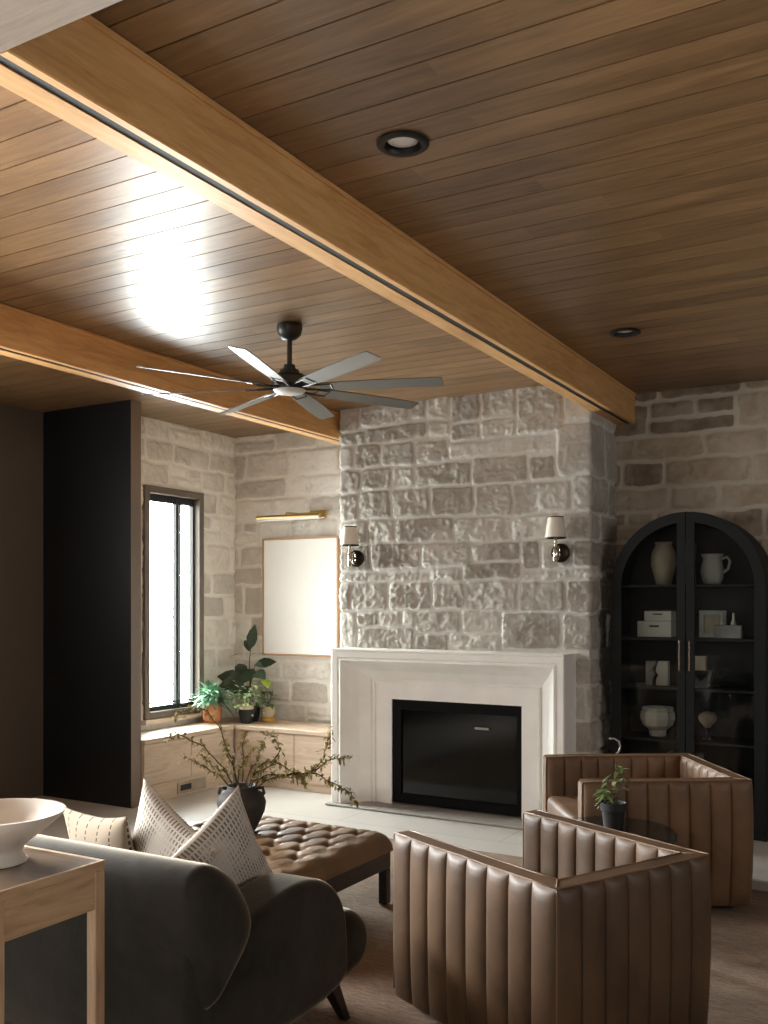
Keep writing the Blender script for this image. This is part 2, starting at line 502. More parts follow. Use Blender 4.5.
# ------------------------------------------------------------------ stone surfaces
def random_courses(L, H, seed, hmin=.15, hmax=.26, wmin=.22, wmax=.6, z0=0.0):
    rnd = random.Random(seed); out = []; z = z0
    while z < H - .01:
        h = rnd.uniform(hmin, hmax)
        if H - z - h < hmin * .8: h = H - z
        x = -rnd.uniform(0, .3)
        while x < L:
            w = rnd.uniform(wmin, wmax) if h > .18 else rnd.uniform(wmin * 1.2, wmax * 1.3)
            r = rnd.random()
            if r < .14 and h > .19:
                k = rnd.uniform(.42, .6)
                out.append((x, x + w, z, z + h * k)); out.append((x, x + w * .55, z + h * k, z + h)); out.append((x + w * .55, x + w, z + h * k, z + h))
            else:
                out.append((x, x + w, z, z + h))
            x += w
        z += h
    return out

def stone_field(S, Z, stones, seed, joint, relief, rough, warp=.012):
    rnd = random.Random(seed + 5)
    ws = S + warp * fbm(S * 9, Z * 9, seed + 1, 3) * 1.6
    wz = Z + warp * fbm(S * 8 + 31, Z * 8 + 11, seed + 2, 3) * 1.6
    body = np.zeros_like(S); tint = np.zeros_like(S) + .5; h = np.zeros_like(S)
    n_lo = fbm(S * 5, Z * 5, seed + 3, 4)
    x1 = fbm(S * 13 + 3, Z * 15, seed + 4, 5)
    facet = np.abs(fbm(S * 8, Z * 9 + 40, seed + 6, 4)) * 2
    fine = np.abs(fbm(S * 26 + 7, Z * 30, seed + 7, 4)) * 2
    ridge = np.abs(fbm(S * 17 + 70 + .6 * n_lo, Z * 22 + 9 + .6 * n_lo, seed + 9, 5)) ** .7
    for (a, b, c, d) in stones:
        m = (S > a - .05) & (S < b + .05) & (Z > c - .05) & (Z < d + .05)
        if not m.any(): continue
        r = min(.03, (b - a) * .2, (d - c) * .2)
        dx = np.abs(ws[m] - (a + b) / 2) - ((b - a) / 2 - joint - r)
        dz = np.abs(wz[m] - (c + d) / 2) - ((d - c) / 2 - joint - r)
        sd = np.sqrt(np.maximum(dx, 0) ** 2 + np.maximum(dz, 0) ** 2) + np.minimum(np.maximum(dx, dz), 0) - r
        k = sstep(.006, -.016, sd)
        t = rnd.uniform(.0, 1.0); pr = rnd.uniform(.6, 1.25); tx = rnd.uniform(-.08, .08); tz = rnd.uniform(-.08, .08); rg = rnd.uniform(.35, 1.3)
        hh = k * (relief * pr + tx * (S[m] - (a + b) / 2) * .5 + tz * (Z[m] - (c + d) / 2) * .5 + rough * rg * (x1[m] * .35 + facet[m] * .3 - ridge[m] * .5 + fine[m] * .3))
        up = k > body[m]
        bb = body[m]; tt = tint[m]; H0 = h[m]
        bb[up] = k[up]; tt[up] = t; H0[up] = hh[up]
        body[m] = bb; tint[m] = tt; h[m] = H0
    h = h + .0035 * fbm(S * 30, Z * 30, seed + 8, 3)
    return h, tint, body

def stone_wall(name, mapf, L, z0, z1, stones, seed, mat, res=.012, joint=.008, relief=.016, rough=.03, hole=None, flip=False):
    ns = max(2, int(L / res)); nz = max(2, int((z1 - z0) / res))
    s = np.linspace(0, L, ns); z = np.linspace(z0, z1, nz)
    S, Z = np.meshgrid(s, z)
    h, tint, body = stone_field(S, Z, stones, seed, joint, relief, rough)
    P = mapf(S, Z, h)
    keep = None
    if hole is not None:
        cs = (S[:-1, :-1] + S[1:, 1:]) / 2; cz = (Z[:-1, :-1] + Z[1:, 1:]) / 2
        keep = ~((cs > hole[0]) & (cs < hole[1]) & (cz > hole[2]) & (cz < hole[3]))
    o = grid_mesh(name, P, mat, attrs={'tint': tint, 'body': body}, keep=keep, flip=flip)
    tag(o, kind='structure')
    return o

# ------------------------------------------------------------------ dimensions
H = 3.0
YB = 6.85            # back stone wall
XW = -5.52           # stone wall with the window
XP = -5.13           # end of the black panel
YP = 5.17
XD = -6.07           # dark taupe wall
XC0, XC1, YC = -4.00, -2.03, 6.27   # chimney breast
XR, YR = 4.2, -3.6

# ---- photo-matched stones of the chimney breast, in pixels of the frame (u0,u1,v0,v1)
FPX, CXP, HZ, CAMH = 960.0, 384.0, 604.0, 1.5
YAW = math.atan(555 / 960.0)
_F = Vector((-math.sin(YAW), math.cos(YAW), 0)); _R = Vector((math.cos(YAW), math.sin(YAW), 0))
def on_chimney(u, v):
    r = _F + _R * ((u - CXP) / FPX); k = YC / r.y
    return r.x * k, CAMH + (HZ - v) / FPX * k
CH = [ # row 1
 (343,360,414,430),(360,409,408,427),(409,427,404,420),(427,450,404,421),(450,481,401,423),(481,516,394,418),(516,564,386,434),(564,591,386,425),
 # row 2
 (343,366,430,444),(366,427,425,442),(427,450,421,438),(450,481,423,441),(481,516,418,438),
 (343,355,444,468),(355,381,443,467),(381,416,442,466),(416,449,440,463),(449,557,438,456),(557,591,425,478),
 (343,361,468,492),(361,392,468,490),(392,415,466,488),(415,471,463,486),(471,529,456,484),(529,557,456,480),
 (343,359,492,520),(359,392,490,519),(392,431,488,518),(431,474,486,516),(474,513,484,516),(513,571,481,514),(571,591,478,514),
 (343,368,520,544),(368,395,519,543),(395,455,518,542),(455,512,516,542),(512,560,514,541),(560,591,514,541),
 (343,371,544,571),(371,422,543,569),(422,472,542,567),(472,521,542,562),(521,541,541,569),(541,573,541,569),(573,591,541,569),
 (343,432,571,582),(432,462,567,582),(462,521,562,580),(521,591,569,580),
 (343,352,582,612),(352,389,582,611),(389,432,582,610),(432,465,582,609),(465,518,580,611),(518,566,580,612),(566,591,580,613),
 (343,357,612,652),(357,379,612,627),(379,402,612,627),(402,416,611,627),(416,461,610,633),(461,502,609,633),(502,561,611,650),(561,591,613,650),
 (357,416,627,650),(416,449,633,650),(449,502,633,650)]
stones = []
side_r = []
rc = random.Random(3)
W = XC1 - XC0; SD = YB - YC
for (u0, u1, v0, v1) in CH:
    x0, _ = on_chimney(u0, 500); x1, _ = on_chimney(u1, 500)
    um = min(max((u0 + u1) / 2, 380), 545)
    zt = on_chimney(um, v0)[1]; zb = on_chimney(um, v1)[1]
    if v0 < 416 and zt > 2.85: zt = 3.05
    a, b = x0 - XC0 + SD, x1 - XC0 + SD
    if u0 <= 343: a = SD - rc.uniform(.12, .35)
    if u1 >= 591:
        b = SD + W + rc.uniform(.14, .4)
        side_r.append((b, SD * 2 + W + .1, zb, zt))
    if u0 <= 343: side_r.append((-.1, a, zb, zt))
    stones.append((a, b, zb, zt))
stones += side_r
zlow = min(s_[2] for s_ in stones)
stones = [(a, b, (zlow if c < zlow + .03 else c), d) for a, b, c, d in stones]
stones += [(a, b, c, d) for a, b, c, d in random_courses(2 * SD + W, zlow, 21, .15, .24)]

def chim_map(S, Z, h):
    x = np.clip(XC0 + (S - SD), XC0, XC1)
    y = np.where(S < SD, YC + (SD - S), np.where(S > SD + W, YC + (S - SD - W), YC))
    # blended normals at the two corners
    k = .02
    tl = sstep(SD + k, SD - k, S); tr = sstep(SD + W - k, SD + W + k, S)
    nx = -tl + tr; ny = -(1 - tl) * (1 - tr)
    l = np.sqrt(nx ** 2 + ny ** 2) + 1e-9
    rag = .002 * np.sin(Z * 29 + 1.3)
    return np.stack([x + nx / l * (h + rag * (tl + tr)), y + ny / l * h, Z], -1)
stone_wall('wall_chimney', chim_map, 2 * SD + W, 0, H + .03, stones, 11, M['stone_chim'], res=.0085, relief=.015, rough=.027, joint=.007)

stone_wall('wall_back_alcove', lambda S, Z, h: np.stack([XW - .04 + S, YB - h, Z], -1), XC0 - XW + .07, 0, H + .03,
           random_courses(1.7, 3.1, 4, .17, .27, .26, .56), 31, M['stone_wall'], res=.0125, relief=.009, rough=.018, joint=.011)
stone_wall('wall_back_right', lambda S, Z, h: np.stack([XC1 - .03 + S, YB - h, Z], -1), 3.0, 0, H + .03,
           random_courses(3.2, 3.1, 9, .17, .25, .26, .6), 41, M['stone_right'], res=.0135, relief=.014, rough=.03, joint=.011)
MB().box(.92, XR + .1, YB - .01, YB + .1, 0, H).build('wall_back_plaster', M['taupe'])['kind'] = 'structure'
WY0, WY1, WZ0, WZ1 = 5.68, 6.39, .57, 2.455
Y0W = 5.262
stone_wall('wall_left', lambda S, Z, h: np.stack([XW + h, Y0W + S, Z], -1), YB - Y0W + .04, 0, H + .03,
           random_courses(1.7, 3.1, 14, .17, .27, .24, .52), 51, M['stone_wall'], res=.0125, relief=.009, rough=.018, joint=.011,
           hole=(WY0 - Y0W + .03, WY1 - Y0W - .03, WZ0 + .03, WZ1 - .03), flip=True)

# plain shell
def st(name, mb, mat):
    o = mb.build(name, mat); o['kind'] = 'structure'; return o
# black panel with its taupe end
st('wall_black_panel', MB().box(XD, XP - .004, YP, YP + .09, 0, H), M['black_panel'])
st('trim_panel_end', MB().box(XP - .004, XP, YP - .001, YP + .098, 0, H).box(XW - .05, XP - .001, YP + .0901, YP + .098, 0, H), M['jamb'])
# dark wall on the far left with a wide daylight opening nearer the camera
OY0, OY1, OZ0, OZ1 = .3, 3.4, 1.4, 2.6
st('wall_far_left', MB().box(XD - .12, XD, OY1, YP + .09, 0, H).box(XD - .12, XD, YR, OY0, 0, H).box(XD - .12, XD, OY0, OY1, OZ1, H).box(XD - .12, XD, OY0, OY1, 0, OZ0), M['taupe'])
# rear wall with window opening, right wall with opening
RX0, RX1, RZ0, RZ1 = -1.8, .6, 1.6, 2.7
st('wall_rear', MB().box(XD, RX0, YR - .12, YR, 0, H).box(RX1, XR, YR - .12, YR, 0, H).box(RX0, RX1, YR - .12, YR, 0, RZ0).box(RX0, RX1, YR - .12, YR, RZ1, H), M['taupe'])
QY0, QY1, QZ0, QZ1 = .4, 4.4, 2.05, 2.75
st('wall_right', MB().box(XR, XR + .12, YR, QY0, 0, H).box(XR, XR + .12, QY1, YB + .1, 0, H).box(XR, XR + .12, QY0, QY1, 0, QZ0).box(XR, XR + .12, QY0, QY1, QZ1, H), M['taupe'])
st('floor', MB().box(XD - .12, XR + .12, YR - .12, YB + .15, -.1, 0), M['floor'])

# ceiling: one slab of grooved boards, profile along Y
pitch = .1372; y = math.floor((YR - .2) / pitch) * pitch + .0185
prof = []
yy = y
while yy < YB + .2:
    prof += [(yy - .003, H), (yy - .0024, H + .014), (yy + .0024, H + .014), (yy + .003, H)]
    yy += pitch
poly = prof + [(prof[-1][0], H + .12), (prof[0][0], H + .12)]
ceil = st('ceiling', MB().prism(poly, 'x', XD - .2, XR + .2), M['ceiling'])
LIGHTS = [(-1.51, 2.735), (-1.50, 5.248)]
for i, (lx, ly) in enumerate(LIGHTS):
    cut = MB().lathe([(.066, -.05), (.066, .07)], (lx, ly, H), 40).build('cutter', None)
    md = ceil.modifiers.new('hole', 'BOOLEAN'); md.object = cut; md.operation = 'DIFFERENCE'; md.solver = 'EXACT'
    dg = bpy.context.evaluated_depsgraph_get()
    me = bpy.data.meshes.new_from_object(ceil.evaluated_get(dg))
    ceil.modifiers.clear(); ceil.data = me
    bpy.data.objects.remove(cut)
for i, (lx, ly) in enumerate(LIGHTS):
    t = thing('recessed_light', ['round black-trimmed recessed downlight in the near wood ceiling, larger of the pair',
                                 'round black-trimmed recessed downlight in the wood ceiling close to the cabinet wall'][i], 'light', (lx, ly, H), 0, 'recessed ceiling lights')
    MB().lathe([(.084, -.001), (.086, -.005), (.080, -.010), (.062, -.011), (.058, -.004), (.056, .03), (.054, .062), (.062, .066), (.0635, .0), (.084, -.001)], n=48, cap=False).build('trim_ring', M['fan_dark'], t, True, auto=.7)
    MB().lathe([(.0, .007), (.03, .0065), (.052, .009), (.0525, .03), (0, .032)], n=36, cap=False).build('lens', M['lens'], t, True)

# beams
BZ = 2.79
def beam_y(name, xr, wd, y0, y1, label=None):
    xl = xr - wd
    g0, g1 = xr - .064, xr - .030
    mb = MB()
    mb.prism([(xr, H - .001), (xr, BZ + .004), (xr - .004, BZ), (g1, BZ), (g1, BZ + .03), (g0, BZ + .03), (g0, BZ), (xl + .004, BZ), (xl, BZ + .004), (xl, H - .001)], 'y', y0, y1)
    t = mb.build(name, M['beam']); tag(t, kind='structure')
    g = MB().box(g0, g1, y0, y1, BZ + .003, BZ + .031).build('groove_strip', M['black_gap'], t)
    MB().box(xr + .0005, xr + .012, y0, y1, H - .018, H - .001, .002, 1).build('edge_moulding', M['beam'], t)
    return t
beam_y('trim_1', -1.88, .145, 1.50, 6.86)
beam_y('trim_2', -4.06, .145, 1.50, 6.86)
st('trim_3', MB().box(XD, XR, 1.12, 1.50, BZ, H - .001, .004, 1), M['crossbeam'])

# window of the alcove
def window_alcove():
    t = st('window_1', MB(), None) if False else None
    f = MB()
    x0, x1 = XW - .10, XW + .035
    fw = .058
    def ring(mb, y0, y1, z0, z1, w, xa, xb, b=.003, wt=None, wb=None):
        wt = wt or w; wb = wb or w
        mb.box(xa, xb, y0, y0 + w, z0, z1, b, 1); mb.box(xa, xb, y1 - w, y1, z0, z1, b, 1)
        mb.box(xa, xb, y0 + w, y1 - w, z1 - wt, z1, b, 1); mb.box(xa, xb, y0 + w, y1 - w, z0, z0 + wb, b, 1)
    ring(f, WY0, WY1, WZ0, WZ1, fw, x0, x1)
    w = f.build('window_1', M['winframe']); w['kind'] = 'structure'
    s = MB()
    ring(s, WY0 + fw, WY1 - fw, WZ0 + fw, WZ1 - fw, .018, XW - .06, XW - .025, .002, .06, .035)
    ym = 6.10
    s.box(XW - .062, XW - .02, ym, ym + .032, WZ0 + fw, WZ1 - fw, .002, 1)
    s.box(XW - .055, XW - .028, ym + .05, ym + .068, WZ0 + fw, WZ1 - fw, .002, 1)
    s.box(XW - .055, XW - .03, WY0 + fw, WY1 - fw, WZ0 + fw + .05, WZ0 + fw + .062, .001, 1)
    s.build('window_sash', M['sash'], w)
    MB().box(XW - .044, XW - .040, WY0 + fw, WY1 - fw, WZ0 + fw, WZ1 - fw).build('window_pane', M['glass'], w)
    MB().box(XW - .10, XW + .06, WY0 - .02, WY1 + .02, WZ0 - .035, WZ0 + .0, .004, 2).build('window_sill', M['sill'], w)
window_alcove()

# other windows, unseen outside the frame, shaped and placed for the daylight they give
def big_window(name, axis, c, a0, a1, z0, z1, n):
    mb = MB()
    def bx(a, b, za, zb):
        if axis == 'x': mb.box(c - .05, c + .02, a, b, za, zb)
        else: mb.box(a, b, c - .02, c + .05, za, zb)
    w = .06
    bx(a0, a1, z0, z0 + w); bx(a0, a1, z1 - w, z1)
    for i in range(n + 1):
        p = a0 + (a1 - a0 - w) * i / n
        bx(p, p + w, z0 + w, z1 - w)
    o = mb.build(name, M['sash']); o['kind'] = 'structure'
    return o
big_window('window_2', 'x', XD - .06, OY0, OY1, OZ0, OZ1, 3)
big_window('window_3', 'y', YR - .06, RX0, RX1, RZ0, RZ1, 4)
big_window('window_4', 'x', XR + .06, QY0, QY1, QZ0, QZ1, 3)

# ------------------------------------------------------------------ fireplace surround
MX0, MX1, MZ, MY = -3.94, -2.12, 1.155, 6.02
OX0, OX1, OZ = -3.52, -2.49, .795
def surround():
    t = thing('fireplace_surround', 'pale cast stone fireplace surround with stepped splayed mouldings on the stone chimney breast', 'fireplace', ((MX0 + MX1) / 2, 6.15, .0))
    cx = (MX0 + MX1) / 2
    # nested rings: (inset from outer outline, y)
    xl, xr, zt = MX0, MX1, MZ
    li, ri, ti = OX0 - MX0, MX1 - OX1, MZ - OZ
    ps = [(0.0, YC + .02), (0.0, MY + .008), (.02, MY), (.13, MY), (.15, MY + .012), (.16, MY + .014), (.172, MY - .0), (.20, MY - .002), (.22, MY + .012),
          (.30, MY + .06), (.42, MY + .12), (.58, MY + .17), (.60, MY + .19), (.63, MY + .19), (.64, MY + .165), (.67, MY + .163), (.68, MY + .182), (1.0, MY + .182), (1.0, YC + .02)]
    vs = []; fs = []
    Z0 = .018
    for k, yv in ps:
        l = xl + li * k; r = xr - ri * k; tp = zt - ti * k
        vs += [(l - cx, yv - 6.15, Z0), (l - cx, yv - 6.15, tp), (r - cx, yv - 6.15, tp), (r - cx, yv - 6.15, Z0)]
    for i in range(len(ps) - 1):
        for j in range(3):
            a = i * 4 + j
            fs.append((a, a + 1, a + 5, a + 4))
    fs.append((0, 4 * (len(ps) - 1), 4 * (len(ps) - 1) + 1, 1)) if False else None
    mb = MB(); mb.add(vs, fs)
    mb.build('surround_frame', M['cast'], t)
    MB().box(MX0 - cx - .0, MX1 - cx, MY - 6.15 - .004, YC + .02 - 6.15, MZ - .0005, MZ + .012, .003, 1).build('mantel_shelf', M['cast'], t)
    # firebox
    f = thing('fireplace_insert', 'black metal gas fireplace insert with dark glass front', 'fireplace insert', (0, 0, 0))
    y0 = MY + .19
    b = MB()
    b.box(OX0 + .001, OX0 + .075, y0, y0 + .03, .031, OZ - .001, .003, 1); b.box(OX1 - .04, OX1 - .001, y0, y0 + .03, .031, OZ - .001, .003, 1)
    b.box(OX0 + .075, OX1 - .04, y0, y0 + .03, OZ - .075, OZ - .001, .003, 1); b.box(OX0 + .075, OX1 - .04, y0, y0 + .03, .031, .10, .003, 1)
    b.build('firebox_frame', M['black_metal'], f)
    b = MB(); b.box(OX0 + .076, OX1 - .041, y0 + .018, y0 + .022, .101, OZ - .076); b.build('firebox_glass', M['firebox_glass'], f)
    b = MB()
    b.box(OX0 + .08, OX1 - .05, y0 + .03, y0 + .04, OZ - .15, OZ - .12, .002, 1)
    b.build('top_rail', M['black_metal'], f)
    b = MB(); b.box(OX1 - .36, OX1 - .25, y0 + .002, y0 + .017, OZ - .185, OZ - .168, .002, 1); b.build('maker_plate', M['silver'], f)
surround()
st('trim_hearth', MB().box(MX0 - .02, MX1 + .01, MY - .05, YC + .04, 0.001, .018, .004, 1), M['hearth'])

# ------------------------------------------------------------------ corner bench
def benches():
    yb = 6.33
    t = thing('built_in_bench', 'pale oak built-in bench under the window, with vent near the floor', 'bench', (XP + .02, 5.8, 0))
    ox, oy = XP + .02, 5.8
    def bx(mb, x0, x1, y0, y1, z0, z1, b=.003): return mb.box(x0 - ox, x1 - ox, y0 - oy, y1 - oy, z0, z1, b, 1)
    xf = XP + .02
    bx(MB(), XW + .035, xf + .012, 5.275, YB - .03, .452, .49, .005).build('bench_top', M['bench_y'], t)
    bx(MB(), XW + .035, xf - .012, 5.275, yb + .01, .0015, .451).build('carcass', M['bench_y'], t)
    for y0, y1 in ((5.28, 5.80), (5.805, yb - .004)):
        bx(MB(), xf - .011, xf, y0, y1, .145, .448, .002).build('front_panel', M['bench_y'], t)
    bx(MB(), xf - .0115, xf - .004, 5.28, yb - .004, .002, .14, .002).build('toe_board', M['bench_y'], t)
    v = MB(); bx(v, xf - .004, xf + .004, 5.64, 5.97, .022, .112, .002); v = v.build('vent_plate', M['vent'], t)
    w = MB()
    bx(w, xf + .0045, xf + .006, 5.67, 5.795, .045, .09, .0); w.build('vent_slot', M['black_gap'], t)
    w = MB()
    for k in range(5):
        bx(w, xf + .0045, xf + .006, 5.82, 5.94, .045 + k * .009, .049 + k * .009, .0)
    w.build('vent_louvre', M['hearth'], t)
    t2 = thing('built_in_bench', 'pale oak built-in bench below the white canvas, joining the fireplace', 'bench', (-4.6, yb, 0))
    ox, oy = -4.6, yb
    bx(MB(), xf + .013, XC0 - .05, yb - .012, YB - .03, .452, .49, .005).build('bench_top', M['bench_x'], t2)
    bx(MB(), xf - .008, XC0 - .055, yb + .012, YB - .03, .0015, .451).build('carcass', M['bench_x'], t2)
    for x0, x1 in ((xf + .0135, -4.50), (-4.494, XC0 - .053)):
        bx(MB(), x0, x1, yb, yb + .011, .06, .448, .002).build('front_panel', M['bench_x'], t2)
    bx(MB(), xf + .0135, XC0 - .053, yb + .004, yb + .0115, .002, .056, .002).build('toe_board', M['bench_x'], t2)
benches()

# ------------------------------------------------------------------ picture, picture light, sconces
t = thing('framed_canvas', 'large blank white canvas in a thin light wood frame on the alcove wall', 'picture', (-4.767, YB - .03, 1.05))
def rel(mb_args, o): pass
W2 = .397; Hc = 1.025
b = MB(); b.box(-W2, -W2 + .014, -.035, .01, 0, Hc, .002, 1).box(W2 - .014, W2, -.035, .01, 0, Hc, .002, 1).box(-W2 + .014, W2 - .014, -.035, .01, 0, .014, .002, 1).box(-W2 + .014, W2 - .014, -.035, .01, Hc - .014, Hc, .002, 1)
b.build('frame', M['lightwood'], t)
MB().box(-W2 + .016, W2 - .016, -.030, .006, .016, Hc - .016, .004, 2).build('canvas', M['canvas'], t)

t = thing('picture_light', 'brass picture light with long horizontal tube above the white canvas', 'light', (-4.81, YB - .02, 2.25))
MB().box(.17, .30, -.022, .0, -.02, .05, .008, 2).build('wall_plate', M['brass'], t)
MB().tube([(-.33, -.15, -.005), (.33, -.15, -.005)], .019, 14).build('lamp_tube', M['brass'], t, True, auto=.8)
MB().box(-.325, .325, -.166, -.134, -.034, -.016, .001, 1).build('diffuser', M['canvas'], t)
for sx in (-.02, .23):
    MB().tube([(sx, -.15, .008), (sx, -.14, .028), (sx, -.09, .032), (sx + (.04 if sx < .1 else 0), -.02, .03)], .0075, 8).build('arm', M['brass'], t, True)
MB().tube([(-.02, -.03, .03), (.23, -.03, .03)], .006, 8).build('cross_rod', M['brass'], t, True)

def sconce(x, label):
    t = thing('wall_sconce', label, 'sconce', (x, YC - .045, 1.845), 0, 'sconces flanking the fireplace')
    R90 = Matrix.Rotation(PI / 2, 4, 'X')
    MB().lathe([(0, 0), (.062, 0), (.066, .006), (.064, .016), (.05, .022), (.02, .024), (0, .026)], n=36, M=R90, cap=False).build('back_plate', M['bronze'], t, True, auto=.8)
    a = MB(); a.tube([(0, -.02, .0), (0, -.06, .0), (0, -.095, .0)], .008, 10)
    ring = [(0.0 + .0, -.045 - .022 * math.cos(q), .042 * math.sin(q)) for q in [i * 2 * PI / 20 for i in range(21)]]
    a.tube(ring, .0055, 8)
    a.build('arm', M['nickel'], t, True)
    MB().lathe([(0, -.06), (.014, -.058), (.017, -.05), (.017, .02), (.013, .03), (.011, .04), (.011, .12), (.0, .122)], (0, -.105, 0), 20, cap=False).build('candle_tube', M['nickel'], t, True, auto=.8)
    s = MB(); s.lathe([(.070, .095), (.052, .235), (.0495, .235), (.0675, .095), (.070, .095)], (0, -.105, 0), 36, cap=False)
    so = s.build('lamp_shade', M['shade'], t, True, auto=.9)
    MB().lathe([(.0712, .092), (.0712, .1), (.0665, .1), (.0665, .092), (.0712, .092)], (0, -.105, 0), 36, cap=False).build('shade_trim', M['bronze'], so)
    MB().lathe([(.0532, .231), (.0532, .238), (.0485, .238), (.0485, .231), (.0532, .231)], (0, -.105, 0), 36, cap=False).build('shade_trim', M['bronze'], so)
    return t
sconce(-3.835, 'nickel candle sconce with white shade on the stone nearest the white canvas')
sconce(-2.215, 'nickel candle sconce with white shade on the stone nearest the arched cabinet')

# ------------------------------------------------------------------ ceiling fan
def fan():
    FX, FY, FZ = -3.02, 4.21, 2.66
    t = thing('ceiling_fan', 'black eight-blade ceiling fan hanging from the wood ceiling', 'ceiling fan', (FX, FY, FZ))
    MB().lathe([(.0, .34), (.066, .339), (.070, .318), (.062, .285), (.038, .262), (.02, .255), (.0, .255)], n=32, cap=False).build('canopy', M['fan_dark'], t, True, auto=.7)
    MB().lathe([(.014, .115), (.014, .26)], n=16).build('downrod', M['fan_dark'], t, True, auto=.7)
    MB().lathe([(0, .125), (.03, .123), (.034, .10), (.052, .095), (.056, .075), (.082, .068), (.094, .05), (.096, .012), (.085, -.008), (.06, -.012), (.0, -.012)], n=40, cap=False).build('motor_housing', M['fan_dark'], t, True, auto=.5)
    MB().lathe([(.0, -.036), (.04, -.034), (.075, -.026), (.088, -.014), (.0, -.0125)], n=36, cap=False).build('bottom_cap', M['fan_cap'], t, True, auto=.7)
    for k in range(8):
        a = math.radians(19 + 45 * k)
        Mz = Matrix.Rotation(a, 4, 'Z')
        b = MB()
        pit = math.radians(-13)
        # blade: tapered, twisted plate from .12 to .85
        xs = [.17, .3, .5, .69, .82, .83]
        ws = [.040, .048, .052, .050, .046, .040]
        vs = []
        for x, w in zip(xs, ws):
            for sy, sz in ((-1, -1), (1, -1), (1, 1), (-1, 1)):
                yv = sy * w; zv = sz * .0028
                p = Vector((x, yv * math.cos(pit) - zv * math.sin(pit), yv * math.sin(pit) + zv * math.cos(pit)))
                vs.append(tuple(Mz @ p))
        fs = [(3, 2, 1, 0), tuple(4 * 5 + i for i in range(4))]
        for i in range(5):
            for j in range(4):
                fs.append((4 * i + j, 4 * i + (j + 1) % 4, 4 * i + 4 + (j + 1) % 4, 4 * i + 4 + j))
        b.add(vs, fs)
        bl = b.build('blade', M['fan_blade'], t)
        h = MB()
        h.tube([tuple(Mz @ Vector(p)) for p in ((.07, -.022, .004), (.15, -.03, .004), (.235, -.03, .006))], .006, 6)
        h.tube([tuple(Mz @ Vector(p)) for p in ((.07, .022, -.004), (.15, .03, -.009), (.235, .03, -.008))], .006, 6)
        h.tube([tuple(Mz @ Vector(p)) for p in ((.235, -.03, .006), (.235, .03, -.008))], .006, 6)
        h.build('blade_bracket', M['fan_dark'], bl)
fan()

# ------------------------------------------------------------------ arched cabinet and its contents
CX, CW, CZ, CYF = -1.435, .495, 1.61, 6.42
def arch_pts(w, z0, zs, n=28, cx=0.0):
    p = [(cx - w, z0)]
    for i in range(n + 1):
        a = PI - PI * i / n
        p.append((cx + w * math.cos(a), zs + w * math.sin(a)))
    p.append((cx + w, z0))
    return p
def band(mb, outer, inner, y0, y1):
    n = len(outer)
    vs = []
    for (a, b) in zip(outer, inner):
        vs += [(a[0], y0, a[1]), (a[0], y1, a[1]), (b[0], y0, b[1]), (b[0], y1, b[1])]
    fs = []
    for i in range(n - 1):
        k = 4 * i; l = k + 4
        fs += [(k, l, l + 1, k + 1), (k + 2, k + 3, l + 3, l + 2), (k, k + 2, l + 2, l), (k + 1, l + 1, l + 3, k + 3)]
    e = 4 * (n - 1)
    fs += [(0, 1, 3, 2), (e, e + 2, e + 3, e + 1)]
    mb.add(vs, fs)
